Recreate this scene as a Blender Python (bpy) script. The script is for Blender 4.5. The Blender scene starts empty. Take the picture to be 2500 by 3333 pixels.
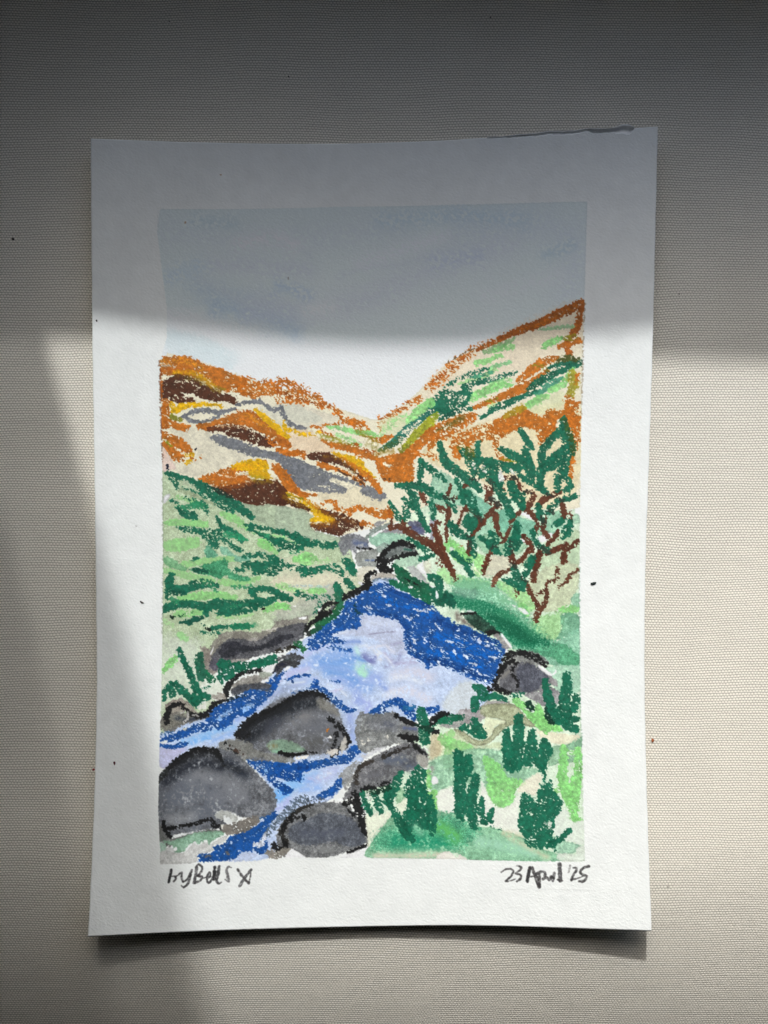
import bpy, math, random
import numpy as np

# ---------------------------------------------------------------- camera, sky, sun, exposure (first)
MM = .001
S = 290.34/2500*MM                     # metres on the fabric per measured photo pixel
CAM_H = .420
scene = bpy.context.scene
cam_data = bpy.data.cameras.new('camera')
cam = bpy.data.objects.new('camera', cam_data)
scene.collection.objects.link(cam)
cam.location = (0, 0, CAM_H)
cam.rotation_euler = (0, 0, 0)
cam_data.sensor_fit = 'VERTICAL'
cam_data.angle = 2*math.atan(3333*S/2/CAM_H)
cam_data.clip_start = .01; cam_data.clip_end = 200
scene.camera = cam

SUN_DIR = (0.06, -1.0, -0.78)          # the way the light travels
sun_el = math.atan2(.78, math.hypot(.06, 1)); sun_az = math.atan2(-.06, 1.0)
world = bpy.data.worlds.new('World'); scene.world = world; world.use_nodes = True
wn = world.node_tree.nodes; wl = world.node_tree.links
sky = wn.new('ShaderNodeTexSky'); sky.sky_type = 'NISHITA'; sky.sun_disc = False
sky.sun_elevation = sun_el; sky.sun_rotation = sun_az
sky.air_density = 1.6; sky.dust_density = 6.8; sky.ozone_density = 6.0
bg = wn['Background']; bg.inputs['Strength'].default_value = 0.15
wl.new(sky.outputs[0], bg.inputs['Color'])
sd = bpy.data.lights.new('sun', 'SUN'); sd.energy = 2.0; sd.angle = math.radians(1.7); sd.color = (1.0, .99, .975)
sun = bpy.data.objects.new('sun', sd); scene.collection.objects.link(sun)
from mathutils import Vector
sun.rotation_euler = Vector(SUN_DIR).to_track_quat('-Z', 'Y').to_euler()
scene.view_settings.view_transform = 'Standard'; scene.view_settings.look = 'None'
scene.view_settings.exposure = 0.54; scene.view_settings.gamma = 1.0
scene.cycles.max_bounces = 6; scene.cycles.diffuse_bounces = 4
scene.cycles.use_denoising = True
# ---------------------------------------------------------------- the picture on the sheet (flat print)
# Pigment is laid down mark by mark with numpy: washes, wet blends, oil pastel dragged over
# the tooth of the paper, pencil.  Measured positions (photo pixels, 2500x3333) are turned into
# paper coordinates (u, v) first, so the pigment belongs to the sheet.
EX = np.array([0, .12, .27, .42, .55, .68, .80, .92, 1.0])           # v stations
XL = np.array([295, 297, 301, 308, 312, 316, 310, 297, 286.])        # left edge x at those
XR = np.array([2141.5, 2134, 2125, 2112, 2100, 2097, 2103, 2113, 2121.5])
YTX = np.array([295, 500, 700, 900, 1100, 1300, 1500, 1700, 1900, 2141.])
YT = np.array([451, 459, 465, 468, 468, 464, 454, 440, 426, 412.])
YBX = np.array([286, 500, 700, 900, 1100, 1300, 1500, 1700, 1900, 2121.])
YB = np.array([3049, 3038, 3029, 3023, 3018, 3014, 3012, 3016, 3023, 3030.])
def smooth_interp(x, xs, ys):
    x = np.asarray(x, float)
    acc = 0
    for k, w in ((-1.5, .12), (-.75, .22), (0, .32), (.75, .22), (1.5, .12)):
        h = (xs[-1]-xs[0])/len(xs)*.4
        acc = acc + w*np.interp(x+k*h, xs, ys, left=None, right=None)
    lo = np.interp(x, xs, ys)
    t = np.clip(np.minimum(x-xs[0], xs[-1]-x)/((xs[-1]-xs[0])*.12), 0, 1)
    return lo*(1-t)+acc*t
def to_uv(X, Y):
    X = np.asarray(X, float); Y = np.asarray(Y, float)
    yt = smooth_interp(X, YTX, YT); yb = smooth_interp(X, YBX, YB)
    v = (Y-yt)/(yb-yt)
    xl = smooth_interp(v, EX, XL); xr = smooth_interp(v, EX, XR)
    return (X-xl)/(xr-xl), v
def from_uv(u, v):
    xl = smooth_interp(v, EX, XL); xr = smooth_interp(v, EX, XR)
    X = xl+(xr-xl)*u
    yt = smooth_interp(X, YTX, YT); yb = smooth_interp(X, YBX, YB)
    return X, yt+(yb-yt)*v

CW, CH = 1230, 1740
PX = CW/1830.0                        # canvas pixels per measured pixel
rng = np.random.RandomState(7)
def band(lo, hi, ax=1.0, ang=0.0, seed=0):
    """noise whose features are lo..hi canvas pixels long, stretched by ax along ang"""
    r = np.random.RandomState(seed)
    n = r.randn(CH, CW)
    fy = np.fft.fftfreq(CH)[:, None]; fx = np.fft.rfftfreq(CW)[None, :]
    c, s = math.cos(ang), math.sin(ang)
    a = (fx*c+fy*s)*ax; b = (-fx*s+fy*c)
    f = np.sqrt(a*a+b*b)
    g = np.exp(-(f*lo)**2*2.0)*(1-np.exp(-(f*hi)**2*2.0))
    o = np.fft.irfft2(np.fft.rfft2(n)*g, s=(CH, CW))
    return (o/o.std()).astype(np.float32)
def rank01(a):
    """map to uniform 0..1"""
    q = np.quantile(a[::4, ::4], np.linspace(0, 1, 257))
    return np.interp(a, q, np.linspace(0, 1, 257)).astype(np.float32)
tooth_h = band(3.0, 12, 1.6, .6, 1)+.35*band(1.6, 4, 1, 0, 2)+.45*band(9, 28, 1.4, .5, 3)
TOOTH = rank01(tooth_h)
FINE = band(1.0, 3, 1, 0, 4)
MID = band(5, 14, 1, 0, 5)
BIG = band(22, 70, 1, 0, 6)
HUGE = band(70, 240, 1, 0, 8)
GRAN = band(1.6, 6, 1, 0, 9)
MOT = band(6, 26, 1, 0, 10)
CLOUD = band(3, 40, 1, 0, 21)
DASH = rank01(band(2.4, 16, 3.4, .42, 14)+.5*band(1.6, 5, 1.5, .4, 15))
STREAK = band(2.2, 16, 4.5, -1.35, 12)

canvas = np.empty((CH, CW, 3), np.float32)
canvas[:] = np.array([233, 238, 237], np.float32)/255
canvas += (.004*BIG+.004*HUGE)[..., None]
relief = np.zeros((CH, CW), np.float32)      # thickness of pastel, for the bump
wax = np.zeros((CH, CW), np.float32)         # where pastel lies, for the gloss

TILES = dict(A=(500, 900, 3.318), B=(900, 900, 3.318), C=(1400, 900, 3.016), D=(500, 1300, 3.318), E=(900, 1300, 3.318),
             F=(1400, 1300, 3.016), G=(500, 1700, 3.318), H=(900, 1700, 3.318), I=(1400, 1700, 3.016), J=(500, 2150, 3.318),
             K=(900, 2150, 3.318), L=(1400, 2150, 3.016), M=(500, 2450, 3.318), N=(900, 2450, 3.318), O=(1400, 2450, 3.016),
             P=(500, 2750, 4.1475), Q=(1550, 2750, 4.1475), Z=(0, 0, .66366), n=(0, 0, 1.))
def nat(t, pts):
    ox, oy, s = TILES[t]
    a = np.array(pts, float).reshape(-1, 2)
    return np.stack([ox+a[:, 0]/s, oy+a[:, 1]/s], 1)
def cv(t, pts):
    a = nat(t, pts)
    u, v = to_uv(a[:, 0], a[:, 1])
    return np.stack([u*CW, v*CH], 1)
def smooth(a, closed, n=4):
    if len(a) < 3: return a
    if closed: q = np.concatenate([a[-1:], a, a[:2]])
    else: q = np.concatenate([2*a[:1]-a[1:2], a, 2*a[-1:]-a[-2:-1]])
    out = []
    for i in range(1, len(q)-2):
        p0, p1, p2, p3 = q[i-1], q[i], q[i+1], q[i+2]
        for k in range(n):
            t = k/n
            out.append(.5*((2*p1)+(-p0+p2)*t+(2*p0-5*p1+4*p2-p3)*t*t+(-p0+3*p1-3*p2+p3)*t**3))
    if not closed: out.append(a[-1])
    return np.array(out)
def box(a, pad):
    x0 = int(max(0, math.floor(a[:, 0].min()-pad))); x1 = int(min(CW, math.ceil(a[:, 0].max()+pad)+1))
    y0 = int(max(0, math.floor(a[:, 1].min()-pad))); y1 = int(min(CH, math.ceil(a[:, 1].max()+pad)+1))
    return x0, x1, y0, y1
def sdist(a, closed, bb, wid=None):
    """signed distance, positive inside; for an open line wid gives the radius along it"""
    x0, x1, y0, y1 = bb
    gx, gy = np.meshgrid(np.arange(x0, x1, dtype=np.float32)+.5, np.arange(y0, y1, dtype=np.float32)+.5)
    best = np.full(gx.shape, 1e9, np.float32); ins = np.zeros(gx.shape, bool)
    n = len(a)
    if n == 1: return wid[0]-np.hypot(gx-a[0, 0], gy-a[0, 1])
    for i in range(n if closed else n-1):
        p, q = a[i], a[(i+1) % n]
        dx, dy = q-p; L = dx*dx+dy*dy+1e-9
        t = np.clip(((gx-p[0])*dx+(gy-p[1])*dy)/L, 0, 1)
        d = np.hypot(gx-p[0]-t*dx, gy-p[1]-t*dy)
        if wid is not None: d = d-(wid[i]+(wid[i+1]-wid[i])*t)
        best = np.minimum(best, d)
        if closed:
            if abs(dy) > 1e-9:
                ins ^= ((p[1] > gy) != (q[1] > gy)) & (gx < (gy-p[1])*dx/dy+p[0])
    if closed: return np.where(ins, best, -best)
    return -best
def ss(x, a, b):
    t = np.clip((x-a)/(b-a), 0, 1); return t*t*(3-2*t)
def lay(bb, m, col):
    x0, x1, y0, y1 = bb
    c = canvas[y0:y1, x0:x1]
    col = np.asarray(col, np.float32)
    if col.ndim == 1: col = col[None, None, :]
    c += (col-c)*m[..., None]
def C3(c): return np.array(c, np.float32)/255
def widths(w, n, t):
    s = TILES[t][2]
    w = np.atleast_1d(np.array(w, float))/s*PX/2
    return np.interp(np.linspace(0, 1, n), np.linspace(0, 1, len(w)), w)

def wash(t, pts, col, a=.85, e=.12, r=2.0, soft=1.2, gr=.05, mot=.08, sm=True):
    """transparent wash with a wandering edge, a dark drying line, granulation and mottling"""
    q = cv(t, pts)
    if sm: q = smooth(q, True)
    bb = box(q, 8); x0, x1, y0, y1 = bb
    d = sdist(q, True, bb)+r*.6*MID[y0:y1, x0:x1]+r*.25*FINE[y0:y1, x0:x1]
    m = ss(d, -soft, soft)
    tone = 1+gr*GRAN[y0:y1, x0:x1]+mot*(.7*MOT[y0:y1, x0:x1]+.6*BIG[y0:y1, x0:x1])
    dk = .25+3.0*(1-sum(col)/765.)
    dark = 1-a*dk*(.75*gr*GRAN[y0:y1, x0:x1]+.55*mot*(MOT[y0:y1, x0:x1]*.7+BIG[y0:y1, x0:x1]*.6+.4*CLOUD[y0:y1, x0:x1]))
    m = np.clip(m*a*np.clip(tone, .4, 1.06), 0, 1)
    lay(bb, m, C3(col)[None, None, :]*np.clip(dark, .6, 1.35)[..., None])
    if e > 0:
        ln = np.exp(-((d-1.6)/1.4)**2)*e
        lay(bb, np.clip(ln, 0, 1), C3(col)*.45)
def wet(t, pts, w, col, a=.6, mot=.3):
    """soft wet-in-wet stroke"""
    q = cv(t, pts); q = smooth(q, False) if len(q) > 2 else q
    wd = widths(w, len(q), t); R = wd.max()
    bb = box(q, R*1.9+6); x0, x1, y0, y1 = bb
    if x1 <= x0 or y1 <= y0: return
    d = -sdist(q, False, bb)+R*(.16*BIG[y0:y1, x0:x1]+.12*MOT[y0:y1, x0:x1]+.05*MID[y0:y1, x0:x1])
    d = np.maximum(d, 0)
    R2 = R
    m = np.exp(-(d/R2)**2*1.6)
    m = m*min(1, a*1.25)*np.clip(1+mot*MOT[y0:y1, x0:x1]+.12*GRAN[y0:y1, x0:x1]+mot*.5*BIG[y0:y1, x0:x1], 0, 1.5)
    lay(bb, np.clip(m, 0, 1), C3(col))
def _past(bb, d, col, dens, e, a, wx, TT=None):
    x0, x1, y0, y1 = bb
    T = (TOOTH if TT is None else TT)[y0:y1, x0:x1]
    dn = 1-(1-dens)*(.8-.2*ss(np.float32(dens), .7, .9))
    loc = dn*ss(d+.35+1.0*MID[y0:y1, x0:x1], -e*1.1, e*.8)
    loc = np.clip(loc+.07*BIG[y0:y1, x0:x1]*(loc > .02)*(loc < .96), 0, 1.02)
    m = ss(T, 1-loc-.045, 1-loc+.045)*(loc > .01)
    v = 1+.05*GRAN[y0:y1, x0:x1]+.06*MOT[y0:y1, x0:x1]+.04*BIG[y0:y1, x0:x1]-.10*(1-T)
    lay(bb, m*a, C3(col)[None, None, :]*np.clip(v, .6, 1.3)[..., None])
    relief[y0:y1, x0:x1] = np.maximum(relief[y0:y1, x0:x1]*(1-.3*m), m*(.75+.25*T)*wx)
    wax[y0:y1, x0:x1] = np.maximum(wax[y0:y1, x0:x1], m*wx)
def past(t, pts, w, col, d=.93, e=2.6, a=.95, wx=1.0, sm=True, TT=None):
    """oil pastel line"""
    if col == (24, 25, 26): d = min(.985, d+.07)       # the black stick was pressed hard
    q = cv(t, pts)
    if sm and len(q) > 2: q = smooth(q, False, 3)
    wd = widths(w, len(q), t)
    bb = box(q, wd.max()+7)
    if bb[1] <= bb[0] or bb[3] <= bb[2]: return
    _past(bb, sdist(q, False, bb, wd), col, d, e, a, wx, TT)
def fill(t, pts, col, d=.9, e=3.0, a=.95, wx=1.0, sm=True, TT=None):
    """area rubbed with oil pastel"""
    q = cv(t, pts)
    if sm: q = smooth(q, True, 3)
    bb = box(q, 8)
    _past(bb, sdist(q, True, bb), col, d, e, a, wx, TT)
def smear(t, pts, w, col, a=.6):
    """blended pastel: soft but streaky"""
    q = cv(t, pts); q = smooth(q, False, 3) if len(q) > 2 else q
    wd = widths(w, len(q), t)
    bb = box(q, wd.max()+8); x0, x1, y0, y1 = bb
    d = sdist(q, False, bb, wd)
    m = ss(d+2*MID[y0:y1, x0:x1], -5, 6)*a*np.clip(.9+.10*STREAK[y0:y1, x0:x1]+.16*GRAN[y0:y1, x0:x1]+.16*CLOUD[y0:y1, x0:x1], 0, 1.15)
    lay(bb, np.clip(m, 0, 1), C3(col))
def pencil(t, pts, w, col=(62, 60, 60), a=.9, d=.8):
    q = cv(t, pts)
    if len(q) > 2: q = smooth(q, False, 3)
    wd = widths(w, len(q), t)*1.18+.25
    bb = box(q, wd.max()+6); x0, x1, y0, y1 = bb
    dd = sdist(q, False, bb, wd)+.25*MID[y0:y1, x0:x1]
    m = ss(dd, -.9, 1.0)*np.clip(d+.1+.10*GRAN[y0:y1, x0:x1]+.12*MID[y0:y1, x0:x1]-.25*(TOOTH[y0:y1, x0:x1] < .22), 0, 1)
    lay(bb, m*a, C3(col))
OR = (180, 107, 38); OR2 = (198, 134, 48); OX = (160, 90, 34); DB = (74, 42, 28); YE = (214, 172, 30); SG = (114, 119, 126)
DG = (26, 98, 76); DG2 = (22, 82, 66); MG = (52, 134, 96); LG = (140, 206, 130); LG2 = (164, 216, 150)
CR = (228, 224, 202); CR2 = (220, 212, 190); PK = (222, 211, 190); SA = (182, 194, 168); SA2 = (172, 186, 164)
BL = (26, 78, 146); BL2 = (20, 60, 118); BL3 = (18, 98, 182); LB = (158, 190, 230); LAV = (188, 205, 233); SKY = (207, 224, 226)
BK = (24, 25, 26); GY = (104, 108, 114); GD = (74, 78, 86); GL = (160, 162, 160); BR = (88, 52, 37); TE = (122, 178, 154); TE2 = (86, 152, 124); WH = (233, 236, 238)
OL = (128, 130, 40); WM = (128, 122, 116)

def paint_all():
    bare = canvas.copy()
    # ---- sky: a pale wash inside the taped border
    wash('n', [520,680, 1100,668, 1913,655, 1902,980, 1888,1500, 1500,1700, 900,1650, 528,1500, 516,1170, 512,900, 510,770], SKY, a=.60, e=.07, r=1.0, mot=.03, sm=False)
    wash('n', [540,1010, 900,1090, 1300,1110, 1899,1090, 1899,1300, 1300,1420, 900,1400, 545,1200], (233,236,239), a=.75, e=0, r=8, soft=26, mot=.02)
    wet('n', [650,940, 800,980, 950,1030], 130, (184,202,218), .32, .3)
    wet('n', [700,1000, 860,1030, 960,1075], 80, (176,198,218), .34, .3)
    wet('n', [830,1010, 1100,1000, 1400,880, 1650,790], 150, (208,214,226), .35, .3)
    wet('n', [560,760, 900,780, 1300,740], 160, (212,222,228), .45, .4)
    wet('n', [1500,720, 1850,760, 1850,950], 150, (212,222,230), .45, .4)
    wet('n', [700,860, 1000,880], 90, (208,216,226), .45, .4)
    for q in ([770,800, 850,770, 930,790, 1010,830], [640,900, 720,940, 800,985, 860,980], [1100,900, 1200,870, 1350,850, 1480,780], [1080,1010, 1180,990, 1250,960]):
        wet('n', q, 34, (206,216,224), .30, .4)
    for q, w, c, a in (([780,790, 900,775, 960,800],70,(226,230,234),.5), ([1180,860, 1320,810, 1440,770],80,(224,230,236),.5), ([1000,1010, 1080,1000],60,(226,232,234),.5), ([1580,960, 1700,930, 1820,900],70,(222,230,234),.45), ([560,900, 640,870],90,(204,220,230),.5),
                       ([1250,720, 1500,700, 1700,720],90,(200,218,226),.45), ([900,930, 1000,960],60,(190,208,224),.4), ([1780,830, 1860,800],60,(196,214,222),.5), ([640,720, 760,730],70,(198,216,222),.4), ([1420,850, 1560,830],80,(200,212,226),.4)):
        wet('n', q, w, c, a, .7)
    wash('n', [545,1078, 700,1110, 760,1200, 640,1180, 548,1150], (206,224,228), a=.55, e=.03, r=4, soft=9, mot=.05)
    wet('n', [560,1090, 640,1130, 760,1160], 60, (214,228,232), .6, .3)

    # ---- the hills: cream underpainting
    hill = [520,1176, 545,1150, 640,1170, 730,1204, 850,1245, 1000,1285, 1110,1332, 1165,1350, 1213,1365, 1245,1361, 1280,1337, 1325,1310,
            1400,1235, 1456,1180, 1533,1142, 1680,1065, 1780,1030, 1890,976, 1902,980, 1893,1300, 1890,1500, 1888,1650, 1700,1700, 1500,1720, 1300,1700, 1200,1720, 1110,1745, 900,1670, 528,1540]
    wash('n', hill, CR, a=.97, e=.10, r=1.3, soft=1.0, gr=.04, mot=.03, sm=False)
    wash('C', [0,1020, 180,860, 420,730, 860,500, 1480,260, 1500,700, 1300,760, 1000,860, 850,950, 500,1000, 0,1200], PK, a=.75, e=0, soft=14, r=6)
    wash('E', [0,40, 200,40, 380,100, 700,200, 700,290, 380,310, 0,330], (212,208,192), a=.7, e=.10, soft=2)
    wash('E', [20,60, 180,60, 330,110, 500,200, 400,250, 200,230, 60,150], (204,207,192), a=.7, e=.06)
    wash('D', [1160,60, 1500,120, 1659,140, 1659,350, 1400,330, 1200,200], (206,208,192), a=.6, e=.06)
    wash('E', [0,330, 300,300, 430,400, 640,500, 560,600, 380,570, 300,640, 150,530, 0,500], (216,196,170), a=.75, e=.05, soft=5, r=4)
    wash('D', [200,300, 640,330, 620,420, 900,540, 1200,640, 900,700, 480,830, 200,760, 230,690, 430,650, 430,560, 260,420], (213,210,192), a=.85, e=.04)
    wash('E', [450,1020, 880,930, 1200,1100, 1190,1200, 860,1150, 700,1190, 620,1100, 500,1100], (212,205,180), a=.8, e=.03, soft=4)
    wash('F', [0,430, 700,170, 1480,60, 1470,780, 1300,1000, 900,1100, 500,800, 0,620], (220,211,176), a=.8, e=.03, soft=5)
    # ---- left hill, orange crest
    fill('A', [70,1000, 90,900, 120,862, 250,866, 330,862, 440,885, 500,925, 560,960, 660,975, 760,1010, 900,1070, 1010,1100, 1000,1180, 900,1240, 760,1240, 640,1180, 500,1110, 380,1080, 200,1070, 80,1070], OR, d=.93)
    past('A', [90,920, 180,935, 280,900, 400,930, 520,1000], 60, OR2, d=.45)
    past('A', [100,960, 230,975], 18, (200,196,180), d=.9, a=.8)
    past('A', [230,1045, 400,1030, 560,1110, 640,1180], 46, YE, d=.72, a=.8)
    past('A', [420,1060, 520,1110, 620,1170, 760,1230], 30, OL, d=.55, a=.6)
    fill('A', [940,1110, 1040,1090, 1150,1140, 1190,1090, 1300,1130, 1420,1100, 1540,1160, 1659,1200, 1659,1370, 1560,1370, 1420,1300, 1240,1280, 1080,1290, 950,1260, 890,1200], OR, d=.68, e=5)
    past('A', [860,1190, 1000,1270, 1090,1300], 60, OR, d=.85)
    fill('B', [0,1090, 90,1110, 170,1130, 250,1190, 330,1200, 370,1250, 450,1270, 520,1350, 620,1400, 660,1470, 560,1430, 400,1400, 220,1360, 0,1360], OR, d=.60, e=5)
    past('B', [0,1220, 150,1290, 330,1340, 480,1380, 610,1420], 34, OX, d=.5)
    past('B', [640,1450, 740,1540, 850,1590, 940,1620], 60, OR, d=.6, e=5)
    past('B', [840,1560, 930,1600], 60, OR, d=.8, e=4)
    # ---- left hill, dark bars, yellow and slate bands
    fill('A', [95,1160, 200,1080, 300,1062, 420,1100, 600,1190, 720,1260, 850,1290, 890,1310, 905,1385, 780,1345, 650,1350, 560,1320, 480,1290, 420,1260, 250,1280, 150,1330, 95,1310], DB, d=.95)
    fill('A', [200,1290, 330,1290, 440,1330, 420,1370, 280,1370, 170,1330], DB, d=.8)
    past('A', [230,1140, 330,1130, 420,1150, 480,1190, 540,1215], 14, CR, d=.42, wx=.1)
    smear('A', [350,1085, 480,1120, 600,1190, 700,1240], 26, OL, .55)
    past('A', [80,1030, 78,1659], 22, OX, d=.9)
    past('A', [110,1420, 150,1560, 120,1620], 60, OR, d=.85)
    past('D', [190,55, 230,130, 400,60, 680,60, 740,90], [54,40,34,18], YE, d=.96)
    past('D', [240,110, 330,60, 480,60], 44, YE, d=.9)
    past('D', [200,190, 290,220], [60,46], OL, d=.85, a=.9)
    past('D', [320,185, 450,130, 600,120, 720,140, 880,100], [30,44,44,44,34], SG, d=.98)
    past('D', [330,190, 420,230, 550,240, 700,190], [30,40,40,28], SG, d=.95)
    past('D', [900,50, 1050,25, 1150,25, 1230,80, 1300,120, 1390,80], [34,42,42,40,36,34], SG, d=.95)
    past('D', [1385,85, 1400,160, 1450,240, 1540,300, 1640,310], [46,48,44,44,24], SG, d=.93)
    past('D', [130,30, 130,150, 110,250], 80, OR, d=.85)
    past('D', [110,300, 180,260, 330,310, 390,290], [60,80,70,24], OR, d=.8)
    past('D', [120,380, 230,450, 360,530, 410,590], [70,110,90,36], OR, d=.93)
    past('D', [110,470, 230,600, 300,640], [50,110,80], OR, d=.9)
    past('D', [115,560, 130,600], 36, OR, d=.7)
    past('D', [130,440, 180,500], 20, OL, d=.8)
    past('D', [360,610, 420,590, 400,660, 350,680], 36, YE, d=.8)
    past('D', [400,630, 450,650], 20, OR, d=.8)
    past('D', [500,630, 520,625], 14, OR, d=.6)
    fill('D', [470,270, 620,250, 800,180, 1000,125, 1090,140, 1200,230, 1330,330, 1460,430, 1480,520, 1380,470, 1250,400, 1100,330, 950,275, 800,270, 640,290, 570,330, 490,320], OR, d=.95)
    past('D', [980,150, 1080,200, 1200,290], 44, OR2, d=.5)
    past('D', [900,130, 1050,130, 1180,230], 30, OX, d=.4)
    past('D', [1110,115, 1200,200, 1330,310, 1460,420], [40,62,66,40], YE, d=.97)
    past('D', [1415,240, 1420,320, 1480,330], [30,54,26], YE, d=.9)
    past('D', [1500,330, 1580,370, 1650,390], [30,44,30], YE, d=.65, a=.9)
    fill('D', [580,320, 640,290, 800,275, 950,290, 1080,340, 1240,420, 1330,460, 1290,510, 1200,510, 1060,470, 920,420, 800,400, 780,350, 620,345], DB, d=.93)
    past('D', [690,290, 850,285, 980,310, 1080,350], 14, CR, d=.40, wx=.1)
    fill('D', [1230,400, 1330,400, 1480,460, 1470,540, 1350,520, 1260,480], OR, d=.62)
    fill('D', [620,410, 680,390, 850,420, 1000,480, 1200,550, 1400,590, 1540,640, 1659,690, 1659,960, 1560,950, 1480,880, 1500,820, 1400,740, 1380,690, 1270,640, 1100,620, 900,550, 760,510, 660,450], SG, d=.99)
    past('D', [1350,540, 1480,590, 1590,560, 1630,640], [50,56,50,28], OR, d=.9)
    fill('D', [480,860, 640,800, 800,740, 1000,690, 1180,650, 1230,700, 1150,760, 1000,800, 1060,870, 900,920, 700,940, 560,910], OR, d=.93)
    fill('D', [830,720, 960,670, 1110,645, 1200,660, 1240,710, 1230,790, 1290,850, 1180,860, 1060,840, 1000,770, 880,750], YE, d=.95)
    smear('D', [1060,830, 1200,860], 36, OL, .6)
    past('D', [900,810, 1000,800], 36, CR, d=.8, wx=.1)
    past('D', [690,820, 780,830, 870,850], 18, CR, d=.4, wx=.1)
    past('D', [1290,720, 1380,830, 1460,950, 1600,1030, 1659,1040], [50,70,80,60,40], OR, d=.97)
    fill('D', [700,960, 900,930, 1060,890, 1160,870, 1290,880, 1380,930, 1400,1000, 1420,1090, 1400,1180, 1300,1130, 1200,1190, 1100,1160, 940,1110, 860,1080, 760,1010], DB, d=.94)
    smear('D', [690,960, 900,945, 1050,900], 40, (126,72,34), .5)
    past('D', [1290,900, 1370,920, 1400,990], 16, CR, d=.4, wx=.1)
    past('D', [1190,1060, 1210,1150], 20, CR, d=.45, wx=.1)
    past('D', [1400,1080, 1500,1120, 1600,1180, 1659,1190], [60,60,50,60], DB, d=.82)
    # grey band and centre of left hill (tile E)
    fill('E', [0,560, 120,600, 250,670, 420,730, 560,790, 700,830, 900,900, 1050,960, 1170,1010, 1180,1060, 1110,1090, 1000,1050, 900,1000, 940,960, 800,900, 680,870, 600,860, 720,940, 760,970, 720,1010, 560,1000, 400,990, 280,960, 180,890, 130,830, 60,730, 40,670, 0,640], SG, d=.97)
    past('E', [600,860, 720,920, 860,960], 34, CR, d=.85, wx=.1)
    past('E', [440,930, 560,960, 620,980], 10, CR, d=.6, wx=.1)
    past('E', [20,540, 150,590, 250,570, 300,640], [50,54,50,28], OR, d=.9)
    fill('E', [340,630, 370,580, 500,575, 620,600, 720,650, 820,740, 900,800, 970,890, 960,910, 860,830, 760,750, 640,690, 520,690, 430,660], DB, d=.93)
    fill('E', [600,580, 700,580, 830,620, 920,660, 960,740, 1060,830, 1030,850, 920,760, 820,690, 700,640], YE, d=.96)
    past('E', [700,640, 850,730, 980,830, 1080,930, 1120,1000], [20,50,60,70,40], OR, d=.93)
    past('E', [450,690, 560,730, 700,760, 860,850, 950,920], [40,60,40,50,30], OR, d=.93)
    past('E', [600,700, 780,770, 850,820], 26, CR, d=.7, wx=.1)
    past('E', [620,690, 700,790, 840,850, 960,930], [10,8,8,10], (80,56,40), d=.6)
    past('E', [70,1010, 200,1060, 340,1130, 430,1210, 560,1270, 620,1300], [50,60,80,80,90,50], YE, d=.93)
    past('E', [250,1060, 400,1130, 520,1200], 40, OR2, d=.5)
    past('E', [100,1030, 260,1080], 20, OL, d=.6)
    past('E', [10,720, 120,850, 200,970, 300,1020, 420,1030], [50,80,70,40,24], OR, d=.96)
    past('E', [0,900, 60,1000, 60,1120], [40,90,90], DB, d=.93)
    past('E', [60,1080, 200,1130, 340,1190], [60,70,44], DB, d=.8)
    past('E', [370,1300, 480,1290, 600,1310], [40,50,60], YE, d=.9)
    past('E', [500,1130, 580,1100, 640,1100], [34,26,30], OR, d=.75)
    past('E', [640,1110, 640,1160, 740,1210, 840,1180, 780,1250], [40,40,50,40,50], OR, d=.75)
    fill('E', [470,1180, 620,1220, 720,1240, 850,1310, 950,1340, 930,1400, 860,1400, 760,1420, 680,1480, 560,1440, 420,1410, 340,1380, 340,1340, 440,1350, 600,1340, 640,1290, 520,1240], DB, d=.93)
    smear('E', [400,1360, 520,1370, 640,1360], 30, (150,96,38), .6)
    past('E', [680,1360, 720,1380, 800,1400, 870,1380], 16, CR, d=.45, wx=.1)
    past('E', [340,1330, 350,1370, 420,1400], 12, CR, d=.4, wx=.1)
    past('E', [880,1160, 1000,1200, 1120,1240, 1230,1230], [40,60,90,110], OR, d=.9)
    past('E', [930,1340, 1040,1370], [60,40], OR, d=.85)
    past('E', [1210,1170, 1240,1280], 40, OX, d=.6)
    # saddle between hills
    past('E', [380,290, 480,290, 600,270, 720,260], [20,24,24,18], OR, d=.65)
    past('E', [400,290, 520,360, 620,400], [20,26,24], OR, d=.6)
    past('E', [470,345, 420,370, 310,380, 240,360], [24,30,16,30], YE, d=.7)
    past('E', [700,190, 800,240, 900,290, 960,340], 70, OR, d=.52, e=5)
    past('E', [830,260, 900,340, 1000,400, 1100,440], [60,70,60,60], OR, d=.8)
    past('E', [560,300, 700,320, 850,350, 1000,370, 1080,390], [34,50,44,50,44], LG, d=.93, a=.85)
    past('E', [660,380, 800,440, 900,490], [30,60,50], LG2, d=.9, a=.85)
    past('E', [850,330, 960,400, 1080,440], 26, OL, d=.5, a=.7)
    fill('E', [480,430, 640,470, 760,480, 900,530, 1050,600, 1150,620, 1400,560, 1540,560, 1500,620, 1480,700, 1470,890, 1300,890, 1160,870, 1100,770, 1060,670, 960,640, 820,580, 680,540, 560,500], OR, d=.97)
    past('E', [480,390, 620,420, 760,470, 900,510], 26, OL, d=.6, a=.7)
    past('E', [840,480, 960,540, 1090,590], [30,40,30], OX, d=.5)
    past('E', [850,410, 900,460, 960,460], 16, CR, d=.5, wx=.1)
    past('E', [1160,690, 1210,720, 1250,710], 18, CR, d=.8, wx=.1)
    past('E', [970,460, 1100,500], 20, CR, d=.45, wx=.1)
    past('E', [1160,860, 1230,860], 10, (90,64,40), d=.8)
    # ---- right hill (tiles C and E top right)
    past('E', [1110,210, 1250,150, 1420,60, 1540,0], [36,60,70,60], OR, d=.40, e=6)
    past('E', [1110,220, 1300,130, 1430,40], 16, OX, d=.5, e=3)
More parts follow.
